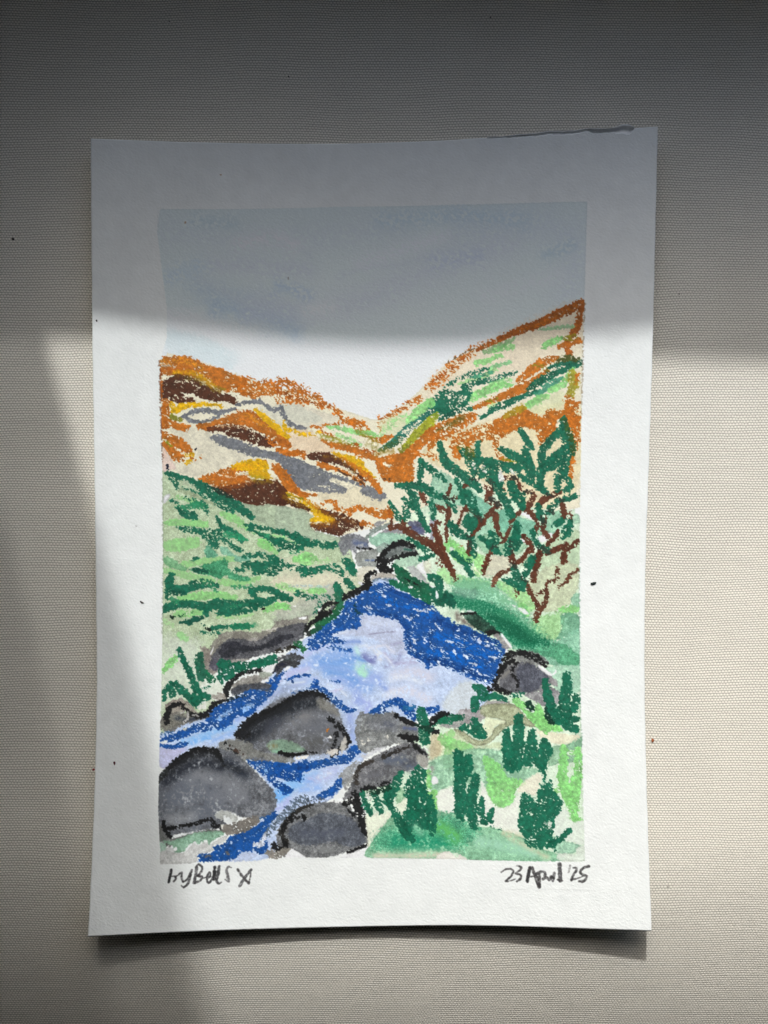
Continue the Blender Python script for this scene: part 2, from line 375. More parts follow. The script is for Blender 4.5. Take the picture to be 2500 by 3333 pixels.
    wet('E', [1150,300, 1250,230, 1350,220], 100, (190,208,150), .5, .5)
    past('E', [1110,260, 1115,330], 30, OR, d=.5)
    past('E', [1160,240, 1180,250], 24, OR, d=.6)
    past('C', [0,1080, 100,1000, 230,880, 380,760, 500,690, 640,640], [100,110,90,80,50,40], OR, d=.42, e=7)
    past('C', [20,1050, 200,900, 330,800, 470,720], 24, OX, d=.45)
    past('C', [480,710, 640,640, 800,560, 900,520, 1100,450, 1300,350, 1490,270], [40,50,60,80,80,90,90], OX, d=.95)
    past('C', [880,540, 1100,460, 1300,360, 1450,290], 34, OR, d=.5)
    past('C', [160,850, 400,720, 560,660], 5, (120,100,70), d=.9, e=1)
    past('C', [1470,330, 1460,450, 1420,540, 1350,680, 1370,760], [60,66,70,60,60], OX, d=.93)
    past('C', [1270,690, 1350,650, 1460,630], [40,70,60], OR, d=.93)
    past('C', [1310,610, 1400,600, 1430,590], [40,54,30], OL, d=.7, a=.8)
    past('C', [1080,520, 1250,500, 1400,490], [24,36,26], (150,196,150), d=.95, a=.8)
    past('C', [1120,690, 1200,640, 1290,610], [50,64,40], LG, d=.97, a=.9)
    past('C', [540,740, 640,710, 780,640, 830,600], [50,70,50,20], (136,176,126), d=.95, a=.85)
    past('C', [640,730, 760,690, 800,690], 56, LG, d=.9, a=.8)
    past('C', [450,850, 560,830, 700,770], [50,50,40], LG, d=.97, a=.85)
    past('C', [580,920, 650,880, 780,840], [40,50,26], (128,190,134), d=.97, a=.85)
    past('C', [290,1050, 430,1010, 560,960, 640,910], [30,50,60,40], LG2, d=.95, a=.8)
    past('C', [190,1060, 270,1010, 400,960, 560,910], [40,40,44,40], DG, d=.62)
    past('C', [400,990, 500,970, 600,940], 40, (62,140,112), d=.75, a=.8)
    past('C', [330,1090, 440,1040, 560,1020, 700,990, 850,940], [60,60,60,60,26], DG, d=.75)
    past('C', [560,1010, 660,990, 780,980], 24, CR, d=.35, wx=.1)
    past('C', [600,1060, 780,1010], 40, LG2, d=.85, a=.8)
    past('C', [400,1190, 560,1120, 700,1070, 800,1065], [80,90,60,30], LG, d=.97, a=.9)
    fill('C', [0,1220, 130,1120, 180,1110, 250,1140, 360,1100, 400,1120, 380,1220, 320,1290, 180,1340, 0,1390], DG, d=.80)
    past('C', [70,1150, 130,1110], 40, DG, d=.5)
    past('C', [0,1330, 100,1320, 250,1300, 400,1300], 50, DG, d=.6)
    past('C', [100,1400, 220,1350, 330,1310], [40,50,30], DG2, d=.75)
    past('C', [300,1190, 340,1200], 34, CR, d=.45, wx=.1)
    past('C', [0,1500, 180,1440, 300,1400, 430,1360], [50,70,90,50], OR, d=.8)
    past('C', [440,1290, 560,1240, 660,1200, 800,1140, 1000,1060, 1150,930], [40,40,60,90,110,60], OR, d=.93)
    past('C', [870,1030, 1000,920, 1130,830, 1250,800], [50,90,90,44], OR, d=.82)
    past('C', [1030,870, 1110,890, 1160,920], 30, OL, d=.5, a=.8)
    past('C', [560,1230, 650,1200], 24, OL, d=.6, a=.8)
    past('C', [580,1280, 760,1230], 36, (176,206,150), d=.9, a=.7)
    past('C', [600,1320, 700,1270, 800,1230, 900,1180, 1040,1130], [50,70,60,40,40], DG, d=.90)
    past('C', [500,1380, 560,1350], [30,40], DG, d=.75)
    past('C', [980,1100, 1060,1040, 1180,970, 1300,920, 1400,880, 1490,840], [50,80,70,60,60,44], DG, d=.93)
    past('C', [1170,900, 1300,850, 1400,830, 1480,840], [30,50,60,30], DG, d=.97)
    past('C', [1260,830, 1350,800, 1450,810], [30,60,40], (70,80,40), d=.85)
    past('C', [1180,920, 1260,900], 18, CR, d=.6, wx=.1)
    past('C', [1060,1150, 1180,1060, 1300,1000], [60,70,40], (62,140,112), d=.85, a=.85)
    past('C', [960,1270, 1060,1210, 1140,1180], [60,80,60], LG, d=.97, a=.9)
    past('C', [1180,1120, 1300,1060, 1380,960, 1400,920], [50,60,80,50], LG, d=.92, a=.85)
    wash('C', [1140,1200, 1300,1120, 1310,1250, 1180,1320, 1040,1360, 980,1300], (206,214,176), a=.6, e=0, soft=5)
    past('C', [1400,960, 1410,1060, 1370,1160], [90,100,70], (158,150,56), d=.85, a=.9)
    past('C', [1450,960, 1430,1050], [40,40], OR, d=.55)
    past('C', [1350,1190, 1400,1290, 1440,1250], [70,110,60], OR, d=.75)
    past('C', [1380,1260, 1380,1400, 1440,1480, 1420,1650], [110,120,60,70], OR, d=.82)
    fill('C', [600,1450, 720,1360, 880,1270, 940,1300, 1000,1330, 1100,1390, 1160,1300, 1250,1320, 1340,1310, 1460,1360, 1460,1420, 1300,1430, 1220,1530, 1130,1620, 1080,1659, 1060,1530, 960,1480, 880,1500, 760,1550, 700,1590, 640,1560, 600,1500], OR, d=.88)
    past('C', [740,1370, 860,1310, 920,1290], [50,70,50], (166,140,44), d=.85, a=.9)
    past('C', [0,1560, 120,1500, 240,1450, 330,1420], [24,40,60,40], (108,92,32), d=.75, a=.85)
    past('C', [60,1560, 180,1510, 260,1440, 290,1400], [16,40,70,40], (96,90,36), d=.65, a=.9)
    past('C', [240,1620, 380,1540, 520,1480, 620,1470], [60,70,60,50], OR, d=.55)

    # centre right slope (valley side)
    wash('E', [1150,330, 1130,250, 1250,200, 1450,150, 1500,240, 1400,350, 1250,400, 1150,400], (204,212,176), a=.6, e=0, soft=10, r=7)
    past('E', [1140,390, 1180,330, 1260,260, 1380,190], [50,70,80,60], LG2, d=.42, a=.8, e=5)
    past('E', [1440,220, 1500,170, 1570,110, 1659,40], [90,110,110,110], LG, d=.95, a=.9)
    past('E', [1420,250, 1550,130], 60, LG2, d=.8, a=.7)
    past('E', [1110,550, 1200,510, 1290,450, 1380,360, 1460,290, 1560,220, 1659,130], [30,70,90,90,80,70,60], (40,110,96), d=.93)
    past('E', [1180,520, 1260,480, 1340,430], 60, (60,92,50), d=.75, a=.8)
    past('E', [1360,360, 1440,330, 1500,290, 1540,250], [40,60,60,40], CR, d=.38, wx=.1)
    past('E', [1340,430, 1390,430], 40, CR, d=.5, wx=.1)
    past('E', [1390,520, 1450,450, 1530,370, 1600,300, 1659,240], [70,90,110,100,90], (158,166,52), d=.96, a=.95)
    past('E', [1350,550, 1420,510], 60, (120,124,44), d=.85, a=.85)
    past('E', [1420,570, 1520,500, 1600,430, 1659,370], [60,90,110,110], OR, d=.95)
    past('E', [1220,540, 1310,570], 16, WH, d=.6, wx=.1)
    past('E', [1140,450, 1180,420, 1230,400], [60,70,40], OR, d=.8)
    past('E', [1490,600, 1659,590], [30,50], OR, d=.5)
    past('C', [0,1420, 60,1360], [90,60], (158,166,52), d=.9, a=.8)
    # right slope lower, over the shrub (tile F)
    past('F', [0,380, 120,340, 260,270, 420,190], [80,70,90,60], OR, d=.62)
    past('F', [0,460, 60,400, 180,360], [60,60,50], OR, d=.7)
    past('F', [0,520, 40,560, 60,600], 40, OR, d=.4)
    fill('F', [190,430, 260,340, 380,330, 480,330, 600,300, 700,320, 690,380, 560,400, 440,420, 380,480, 290,580, 240,560, 200,480], OR, d=.72, e=4)
    past('F', [650,340, 650,450, 690,570, 790,610], [60,50,44,34], OR, d=.72)
    past('F', [300,470, 390,540], [60,110], (108,104,40), d=.72, a=.9)
    fill('F', [1060,300, 1250,230, 1360,200, 1470,150, 1470,330, 1450,480, 1380,440, 1260,330, 1150,440, 1080,460], OR, d=.70, e=5)
    past('F', [1400,300, 1410,450, 1390,600, 1370,780], [80,60,60,44], OR, d=.72)
    past('F', [720,590, 880,620], 20, OL, d=.6)
    past('F', [1270,230, 1280,270], 60, CR, d=.95, wx=.1)
    for t, q, w, c, a in (('A',[240,1075,360,1060,470,1110,600,1180,720,1240],34,(120,84,30),.7), ('A',[300,1030,420,1050,540,1110,640,1180],40,(206,150,34),.7), ('A',[130,1010,260,1000,420,1010],40,(170,92,34),.5),
                       ('D',[560,330,700,300,860,285,1000,310],24,(140,76,30),.6), ('D',[1080,290,1200,340,1330,420],30,(150,92,34),.6), ('D',[640,940,800,950,960,920,1080,880],44,(132,76,34),.75),
                       ('D',[1080,870,1180,890,1270,890],40,(128,104,28),.75), ('D',[1060,800,1160,790,1240,840],40,(196,150,28),.7), ('D',[860,740,960,720,1060,720],36,(212,150,30),.6), ('D',[700,850,860,860,1000,840],50,(184,104,40),.6),
                       ('D',[1300,880,1380,960,1420,1060],36,(96,58,30),.6), ('D',[1400,1040,1480,1100,1560,1130],36,(130,100,26),.65), ('E',[80,1060,200,1110,320,1170],36,(120,86,28),.65), ('E',[420,1150,500,1220,620,1280],40,(150,104,30),.7),
                       ('E',[380,1340,500,1350,640,1320],36,(150,100,30),.75), ('E',[620,1230,720,1280,860,1340],40,(118,74,34),.6), ('E',[520,620,640,630,740,690,840,780],26,(130,92,30),.7), ('E',[640,610,740,640,860,720,960,810],26,(204,150,30),.6),
                       ('E',[1080,600,1160,560,1260,560],60,(140,112,40),.6), ('E',[980,480,1100,540,1160,560],40,(120,112,44),.55), ('E',[900,340,1000,420,1100,470],30,(136,128,48),.6), ('E',[480,420,620,450,760,490],24,(128,130,50),.55),
                       ('C',[180,1470,280,1400,330,1380],50,(96,92,40),.6), ('C',[1250,830,1340,800,1440,820],40,(84,84,40),.6), ('C',[1360,1000,1420,1060,1390,1150],60,(150,148,52),.55), ('C',[780,1340,900,1280],50,(160,142,46),.55),
                       ('D',[1140,140,1260,250,1400,380],34,(206,160,28),.5), ('D',[560,265,760,210,940,150],26,(150,104,62),.45)):
        smear(t, q, w, c, a)
    # ---- left meadow
    md = [528,1532, 570,1540, 640,1563, 711,1601, 783,1637, 900,1655, 1010,1682, 1000,1710, 1030,1730, 1100,1748, 1135,1760, 1160,1860, 1190,1900, 1130,1960,
          1090,1990, 1000,2050, 900,2060, 760,2090, 680,2140, 650,2250, 740,2300, 640,2370, 560,2400, 522,2420, 524,2290, 527,2100, 530,1850, 528,1640]
    wash('n', md, (178,195,164), a=.96, e=.14, r=1.2, gr=.07, mot=.07, sm=False)
    wash('D', [940,1120, 1100,1150, 1240,1130, 1400,1170, 1659,1210, 1659,1500, 1400,1430, 1180,1340, 1070,1260], (166,182,158), a=.9, e=.14, r=1.2)
    wash('E', [0,1175, 80,1150, 250,1210, 400,1260, 310,1320, 340,1390, 430,1420, 660,1480, 740,1500, 660,1520, 300,1520, 150,1450, 0,1400], (168,184,162), a=.9, e=.16, r=1.4)
    wash('H', [0,420, 400,420, 800,500, 950,520, 960,640, 800,700, 640,850, 400,900, 0,1000], (214,212,192), a=.6, e=0, soft=12, r=7)
    wash('H', [0,600, 700,560, 800,640, 640,700, 300,680, 0,680], (216,212,190), a=.7, e=0, soft=5, r=4)
    wash('H', [300,830, 630,650, 650,860, 450,960, 200,1060, 0,1090, 0,950], (164,170,162), a=.6, e=0, soft=10, r=6)
    wet('H', [40,1090, 250,1060, 420,980], 60, (150,152,146), .6)
    wash('G', [90,1250, 400,1250, 520,1340, 480,1659, 90,1659], (206,216,202), a=.8, e=0, soft=18, r=8)
    wash('J', [80,0, 450,0, 720,200, 760,330, 560,480, 280,420, 120,480, 80,650], (210,220,204), a=.8, e=0, soft=6, r=4)
    wash('D', [110,1050, 170,1020, 170,1060, 110,1130], WH, a=1, e=.3, r=.5)
    wash('D', [100,520, 200,660, 240,740, 180,765, 100,768], (226,208,198), a=.9, e=.12, r=.6)
    past('D', [150,705, 152,735], [14,28], (26,28,44), d=1, e=1.2)
    past('D', [440,540, 462,542], 10, (36,34,44), d=1, e=1.2)
    # light green rubs
    past('D', [150,1335, 360,1330, 560,1350], [60,80,70], LG, d=.97, a=.75)
    past('D', [160,1580, 320,1570, 460,1540], [120,150,100], LG, d=.97, a=.65)
    past('D', [260,1050, 400,1090, 560,1140], [40,50,30], LG, d=.9, a=.6)
    past('D', [750,1240, 880,1290, 1000,1380], [60,90,60], LG, d=.95, a=.75)
    past('D', [1080,1430, 1250,1480], [50,40], LG2, d=.95, a=.7)
    past('D', [1140,1540, 1240,1590], [60,90], LG, d=.95, a=.8)
    past('G', [320,460, 560,420, 860,390], [60,80,60], LG, d=.95, a=.65)
    past('G', [110,520, 300,560, 560,620, 640,640], [50,70,80,60], LG, d=.95, a=.6)
    past('G', [720,640, 900,660, 1140,600], [60,90,40], LG, d=.95, a=.65)
    past('G', [280,830, 480,800, 700,790, 880,820], [60,90,90,60], LG, d=.97, a=.8)
    past('G', [250,990, 420,980, 520,970], 70, LG, d=.9, a=.75)
    past('G', [700,1020, 900,1020, 1060,1000], [40,40,30], LG2, d=.9, a=.7)
    past('G', [1200,950, 1320,910, 1440,900], [50,80,60], LG, d=.97, a=.85)
    past('G', [1340,690, 1480,720, 1640,750], [40,50,40], LG2, d=.85, a=.7)
    past('G', [1560,400, 1659,410], [80,120], LG, d=.9, a=.7)
    past('G', [1180,200, 1260,250, 1330,330], [70,70,30], LG, d=.95, a=.75)
    past('G', [100,1060, 200,1110], [50,40], LG2, d=.8, a=.5)
    past('G', [290,1220, 350,1260], [80,60], LG, d=.9, a=.6)
    past('G', [110,1600, 160,1540, 230,1470], [50,70,60], LG, d=.97, a=.9)
    past('H', [200,400, 340,370, 430,400], [60,90,50], LG, d=.95, a=.8)
    past('H', [240,440, 380,440, 560,410], 40, LG2, d=.8, a=.6)
    past('H', [20,690, 100,690, 200,730], [60,70,40], LG2, d=.9, a=.7)
    past('H', [370,740, 460,730, 510,740], [60,80,50], LG, d=.95, a=.8)
    past('H', [0,900, 80,910, 140,930], [60,50,30], LG, d=.95, a=.8)
    past('H', [150,690, 350,690, 560,700], 16, (184,204,204), d=.8, a=.8)
    # teal washes in the meadow
    wash('G', [540,300, 600,250, 660,310, 700,360, 640,380, 580,380], TE2, a=.85, e=.1)
    wash('G', [710,270, 780,270, 860,340, 920,360, 1100,350, 1200,320, 1100,380, 960,430, 880,410, 860,370, 740,340], TE, a=.85, e=.12)
    wash('G', [110,370, 200,390, 290,450, 370,500, 340,520, 240,510, 160,480, 110,440], (112,166,124), a=.85, e=.1)
    wash('G', [510,470, 680,420, 790,400, 810,500, 900,560, 1050,600, 1000,640, 860,620, 760,570, 720,615, 620,580, 520,560, 410,530, 410,490, 520,500], (66,142,104), a=.92, e=.14)
    past('G', [420,510, 500,520, 570,530], [30,50,30], DG2, d=.97)
    # dark green strokes on the meadow
    past('D', [150,800, 300,850, 440,900, 560,960, 700,1040, 840,1110, 960,1190, 1060,1270], [50,60,80,110,110,100,90,60], DG, d=.95)
    past('D', [170,830, 240,920, 250,970], [40,50,30], DG, d=.75)
    past('D', [260,960, 420,990, 560,1060], [30,40,40], DG, d=.55)
    past('D', [600,1030, 720,1130, 860,1210], [60,80,40], DG, d=.8)
    past('D', [600,930, 720,1000, 840,1050], [20,50,30], (34,46,38), d=.75, a=.85)
    past('D', [580,940, 640,1000], 20, CR, d=.35, wx=.1)
    past('D', [330,890, 440,950], [40,30], SA, d=.8, wx=.1)
    wash('D', [270,970, 340,970, 500,1050, 680,1130, 600,1130, 440,1060, 290,1010], (162,176,146), a=.9, e=.14)
    past('D', [190,1090, 260,1110], 30, DG, d=.8)
    past('D', [340,1060, 460,1090, 560,1130], [30,30,40], DG, d=.45)
    past('D', [260,1160, 330,1170, 470,1140, 560,1170], [40,50,70,60], (44,130,92), d=.92, a=.9)
    past('D', [300,1220, 380,1250, 440,1260], [60,90,80], DG, d=.97)
    past('D', [260,1170, 300,1220], 30, DG, d=.9)
    past('D', [560,1160, 590,1230], [30,40], DG, d=.6)
    past('D', [690,1280, 740,1370, 820,1420, 900,1470, 960,1520], [46,50,70,60,50], DG, d=.95)
    past('D', [780,1460, 900,1480, 1020,1520], [70,60,30], (52,146,104), d=.85, a=.8)
    past('D', [260,1385, 400,1410, 520,1430, 640,1430, 730,1420], [26,70,60,60,40], DG, d=.78)
    past('D', [560,1480, 620,1530, 680,1580], [60,80,60], DG, d=.8)
    past('D', [640,1480, 700,1480], 90, DG, d=.6)
    past('D', [770,1520, 840,1580, 930,1620], [60,50,60], DG, d=.72)
    past('D', [990,1350, 1080,1370, 1250,1410, 1450,1460, 1540,1500], [24,46,50,44,40], DG, d=.92)
    past('D', [1040,1400, 1140,1450, 1260,1500, 1380,1560, 1500,1600], [36,44,60,80,70], DG, d=.9)
    past('D', [1130,1420, 1240,1480], 30, MG, d=.8, a=.8)
    past('D', [1300,1470, 1400,1500, 1540,1560], 30, LG2, d=.8, a=.8)
    past('G', [1530,130, 1600,190, 1659,220], [50,80,90], DG, d=.9)
    past('G', [1380,200, 1480,260, 1560,290], [60,80,60], DG, d=.85)
    past('G', [1280,230, 1360,300], [20,40], DG, d=.55)
    past('G', [420,400, 480,380], [34,20], DG, d=.8)
    past('G', [980,360, 1150,350, 1240,380, 1340,390], [50,50,60,30], DG, d=.78)
    fill('G', [960,440, 1060,420, 1200,430, 1300,400, 1350,440, 1380,520, 1300,560, 1180,560, 1080,570, 1060,510, 980,490], DG, d=.86)
    past('G', [890,510, 960,520], [40,34], DG, d=.93)
    past('G', [1400,450, 1480,480, 1560,490], [60,60,40], DG, d=.62)
    past('G', [1180,560, 1280,570], 30, DG, d=.55)
    past('G', [1580,480, 1659,540], [30,80], DG, d=.8)
    past('G', [190,570, 170,650, 160,740, 150,820], [70,100,80,40], DG, d=.93)
    past('G', [180,720, 300,720, 440,680, 560,660, 680,690], [80,90,110,90,50], DG, d=.88)
    past('G', [480,640, 600,660, 680,740], [40,60,40], MG, d=.6, a=.8)
    past('G', [210,760, 330,770], [50,40], DG2, d=.8)
    past('G', [840,700, 950,695, 1100,690], [24,30,16], MG, d=.75, a=.8)
    past('G', [1050,740, 1180,720, 1280,740, 1380,790, 1480,830], [70,50,70,80,60], DG, d=.93)
    past('G', [1050,760, 1160,870, 1080,900], [40,60,100], DG, d=.88)
    past('G', [100,940, 250,890, 400,880, 560,910, 700,880, 850,890, 1000,880, 1200,860, 1300,830], [90,90,70,110,120,90,80,90,60], DG, d=.95)
    past('G', [560,960, 570,990], 60, DG, d=.93)
    past('G', [700,980, 850,970, 1000,950, 1100,920], [50,70,60,50], DG, d=.93)
    past('G', [820,910, 1000,880], 14, MG, d=.6, a=.7)
    past('G', [1150,950, 1200,930], 12, BK, d=1, e=1)
    past('G', [190,830, 260,860], [50,50], MG, d=.9, a=.8)
    past('G', [290,1075, 380,1080, 450,1040, 530,1030], [20,60,56,30], DG2, d=.98)
    past('G', [190,1020, 215,1030], [18,24], (16,44,30), d=1, e=1.2)
    past('G', [250,1020, 340,990, 420,960], 20, (20,70,50), d=.30)
    past('G', [570,1155, 610,1160], [34,28], (16,34,28), d=1, e=1.2)
    past('G', [640,1140, 790,1130], [40,44], DG, d=.97)
    past('G', [860,1130, 1030,1120], [60,70], (32,118,86), d=.97)
    smear('G', [1030,1110, 1120,1100], [60,24], MG, .5)
    past('G', [530,1180, 640,1200, 700,1190], 40, DG, d=.38)
    past('G', [520,1100, 540,1110], 14, DG2, d=.8)
    past('H', [0,90, 100,110, 200,180, 300,230, 400,230], [30,40,60,60,50], DG, d=.92)
    past('H', [0,200, 80,250, 200,270, 280,280], [50,80,70,40], DG, d=.9)
    past('H', [330,220, 450,230, 560,250, 640,240], [50,60,80,60], DG, d=.86)
    past('H', [150,330, 250,310], [20,30], MG, d=.6)
    past('H', [0,400, 0,540], [60,60], DG, d=.8)
    past('H', [50,430, 130,470, 240,500, 320,520, 420,520, 520,490, 600,500, 680,510], [50,60,60,90,90,70,60,70], DG, d=.68)
    past('H', [290,570, 360,570], 50, DG, d=.6)
    past('H', [720,400, 780,450, 830,540], [50,100,80], DG, d=.86)
    past('H', [640,480, 700,560], 70, DG, d=.62)
    past('H', [750,620, 800,680, 840,700], [50,80,40], DG, d=.95)
    past('H', [0,790, 60,810, 140,840], [60,70,50], DG, d=.75)
    past('H', [230,770, 290,790, 360,820, 420,800], [70,60,40,30], DG, d=.7)
    past('H', [650,690, 680,780, 670,860], [80,90,80], DG, d=.95)
    past('n', [1060,1955, 1040,2000], 40, DG, d=.3)
    wash('H', [790,280, 830,290, 870,350, 840,350], WH, a=1, e=.15, r=.5)
    wash('H', [880,640, 950,650, 940,690, 910,680], WH, a=1, e=.1, r=.5)
    # ---- right bank
    rb = [1300,1690, 1400,1640, 1500,1540, 1560,1590, 1640,1610, 1700,1640, 1780,1660, 1870,1660, 1886,1700, 1886,1960, 1887,2200, 1895,2420, 1902,2780, 1850,2802,
          1600,2800, 1480,2795, 1400,2795, 1200,2792, 1195,2740, 1190,2640, 1180,2560, 1260,2500, 1320,2440, 1370,2380, 1560,2290, 1650,2200, 1600,2090, 1450,2020, 1350,1920, 1290,1880, 1270,1780]
    wash('n', rb, (208,228,206), a=.96, e=.12, r=1.3, sm=False)
    wash('F', [0,850, 80,700, 200,760, 260,800, 380,860, 480,950, 600,1060, 760,1100, 850,1180, 900,1300, 760,1430, 600,1500, 400,1400, 300,1300, 220,1100, 60,1080, 0,1180], (148,192,168), a=.85, e=.14, r=2)
    wash('F', [340,900, 480,960, 620,1060, 500,1180, 380,1120], (128,182,160), a=.8, e=.1)
    wash('F', [720,1080, 880,1150, 1060,1220, 1040,1330, 960,1370, 700,1300, 640,1160], (118,176,152), a=.85, e=.14)
    wash('F', [1180,1120, 1280,1090, 1330,1140, 1300,1250, 1200,1330, 1060,1330, 1060,1240], (136,184,158), a=.8, e=.14)
    wash('F', [1390,1150, 1440,1120, 1470,1160, 1470,1210, 1400,1220], (158,194,170), a=.85, e=.16, r=.8)
    wash('F', [450,1350, 760,1300, 900,1400, 960,1440, 860,1520, 700,1540, 520,1500], (148,188,158), a=.85, e=.16)
    wash('F', [1100,1450, 1200,1340, 1470,1290, 1460,1659, 1000,1659, 900,1600], (182,202,172), a=.9, e=.1)
    wash('F', [560,1540, 780,1540, 800,1659, 540,1659], (200,198,178), a=.85, e=.05)
    wash('F', [180,1080, 330,1060, 380,1300, 250,1340, 190,1300], (212,212,192), a=.9, e=.06)
    wash('F', [1060,1350, 1180,1310, 1200,1340, 1120,1400, 1070,1390], WH, a=1, e=.06, r=.8)
    wash('F', [890,1130, 940,1110, 1040,1170, 1000,1180], WH, a=1, e=.06, r=.8)
    wash('F', [900,1360, 960,1400, 960,1420, 900,1390], WH, a=1, e=.06, r=.6)
    wash('F', [0,1190, 40,1180, 20,1240, 0,1260], WH, a=1, e=.1, r=.6)
    wash('F', [1260,1659, 1310,1480, 1440,1400, 1470,1659], (176,198,172), a=.5, e=0, soft=12)
    past('F', [200,1390, 260,1480, 380,1560], [60,110,120], LG, d=.97, a=.85)
    past('F', [420,1520, 480,1600], [70,100], LG, d=.97, a=.8)
    # bank under the shrub (tile I)
    wash('I', [540,340, 760,340, 800,480, 640,540, 520,540, 540,420], (202,202,182), a=.9, e=.05, soft=3)
    wash('I', [1100,460, 1280,400, 1450,420, 1455,620, 1400,740, 1380,800, 1280,860, 1100,880, 1060,820, 960,700, 940,600], (194,204,176), a=.95, e=.10)
    past('I', [170,230, 260,300, 340,370], [90,130,110], LG, d=.97, a=.8)
    past('I', [440,330, 520,400, 480,480], [80,110,110], LG2, d=.97, a=.8)
    past('I', [120,500, 240,560, 420,600, 560,600], [110,120,90,70], LG2, d=.95, a=.75)
    past('I', [660,600, 800,660, 900,740, 980,820], [60,130,150,120], LG2, d=.97, a=.85)
    past('I', [900,830, 940,900], [80,60], LG, d=.95, a=.9)
    past('I', [1290,860, 1370,860, 1460,830], [50,90,70], LG, d=.97, a=.9)
    wash('I', [1000,960, 1150,900, 1320,900, 1300,1060, 1240,1160, 1080,1150, 980,1040], (150,196,140), a=.85, e=.04, soft=5, r=5)
    wash('I', [1400,720, 1465,700, 1465,830, 1400,810, 1380,770], (140,186,160), a=.85, e=.14)
    wash('I', [1290,900, 1460,910, 1465,1060, 1360,1110, 1240,1160, 1290,1040], (106,160,132), a=.85, e=.14)
    wash('I', [1240,1160, 1465,1040, 1470,1420, 1300,1420, 1100,1380, 900,1270, 800,1230, 900,1150], (134,186,160), a=.9, e=.10)
    wash('I', [1090,1200, 1300,1190, 1460,1310, 1450,1400, 1300,1410, 1200,1330, 1020,1290], (84,154,118), a=.85, e=.16)
    wash('I', [300,560, 600,580, 760,760, 940,900, 1050,1040, 1180,1170, 1250,1250, 1150,1320, 900,1270, 720,1100, 600,960, 480,870, 300,840, 200,760, 220,600], (92,160,128), a=.75, e=0, soft=16, r=10, gr=.15, mot=.12)
    wet('I', [300,640, 500,620, 640,700, 800,800], 120, (128,182,148), .8, .5)
    smear('I', [150,740, 330,790, 520,860, 700,980, 860,1100, 1000,1180], [130,130,180,260,240,120], (30,112,82), .97)
    smear('I', [600,940, 800,1040, 960,1120, 1140,1180], [60,150,160,80], (22,96,70), .85)
    smear('I', [560,900, 700,960, 860,1080, 980,1150], [50,110,120,60], (18,84,62), .55)
    smear('I', [700,900, 900,960, 1000,1080], [80,120,100], (80,150,112), .3)
    smear('I', [260,690, 420,710], [80,100], (110,146,132), .6)
    wash('I', [860,840, 920,850, 970,900, 920,900], WH, a=1, e=.05, r=.8)
    wash('I', [800,810, 840,820, 830,835], WH, a=1, e=.05, r=.5)
    wash('I', [1160,1460, 1210,1450, 1240,1460, 1220,1520, 1160,1500, 1130,1470], WH, a=1, e=.05, r=.8)
    wash('I', [1150,1420, 1470,1420, 1475,1659, 1250,1659, 1180,1500], (168,206,184), a=.9, e=.05)
    wash('I', [200,240, 240,260, 200,300], (222,226,224), a=.9, e=.05)
    # grey stones in the distance
    wash('H', [670,230, 720,150, 820,125, 930,150, 1000,190, 990,260, 1040,300, 880,300, 860,340, 790,290, 760,350, 700,330], (124,128,134), a=.92, e=.14)
    wet('H', [840,210, 900,230, 970,240], 70, (92,104,134), .7, .4)
    wet('H', [700,180, 800,170], 40, (108,110,112), .6)
    wash('H', [960,160, 1040,70, 1160,20, 1250,0, 1240,50, 1120,90, 1040,150, 980,180], (134,148,142), a=.9, e=.14)
    wash('H', [1130,100, 1200,70, 1390,60, 1400,120, 1280,130, 1130,130], (140,138,146), a=.85, e=.1)
    wash('H', [1000,170, 1120,110, 1400,140, 1420,230, 1280,230, 1180,260, 1100,260, 1020,230], (150,192,170), a=.9, e=.12)
    wash('H', [1180,220, 1100,260, 1060,320, 1160,330, 1220,260], (132,150,142), a=.85, e=.14)
    wash('H', [1030,140, 1120,90, 1090,130, 1040,160], WH, a=1, e=.05, r=.5)
    wash('H', [860,350, 920,310, 1060,290, 1100,330, 1080,380, 1110,430, 1090,480, 900,480, 860,420], (136,142,138), a=.9, e=.14)
    wet('H', [960,410, 1050,410], 24, (100,116,150), .8)
    past('H', [870,275, 960,285, 1040,290], [6,10,6], BK, d=.9, e=1)
    wash('H', [900,490, 1060,480, 1060,540, 960,560, 960,660, 880,600], (206,204,188), a=.8, e=.03)
    wash('H', [1290,370, 1400,340, 1560,350, 1520,470, 1430,490, 1280,450], (170,200,180), a=.9, e=.14)
    wash('H', [1250,400, 1290,380, 1280,430, 1230,430], WH, a=.9, e=.05)
    wash('H', [1420,490, 1520,490, 1659,680, 1659,720, 1600,690, 1500,640], (176,180,180), a=.9, e=.1)
    wash('H', [1510,480, 1560,440, 1600,400, 1640,410, 1600,500, 1659,580, 1659,640, 1600,580], WH, a=1, e=.05, r=.8)
    wash('H', [1590,440, 1659,400, 1659,580, 1600,500], (206,212,192), a=.9, e=.1)
    wash('H', [1060,545, 1260,555, 1280,610, 1100,610, 1020,640, 1020,600], (178,174,164), a=.9, e=.08)
    wash('H', [1040,620, 1200,600, 1300,620, 1240,700, 1100,690, 1030,700], (96,118,140), a=.9, e=.05, soft=3)
    wash('E', [1420,1330, 1560,1320, 1600,1400, 1600,1470, 1470,1440], (94,96,116), a=.92, e=.12)
    wet('E', [1480,1380, 1560,1420], 60, (78,84,124), .6)
    wash('E', [1050,1380, 1080,1330, 1180,1310, 1160,1340, 1100,1370], (136,140,146), a=.8, e=.05)
    wash('n', [1400,1685, 1425,1700, 1412,1760, 1400,1780], (150,152,166), a=.9, e=.1)
    wash('H', [1590,120, 1659,110, 1659,170, 1620,150], WH, a=1, e=.05, r=.7)
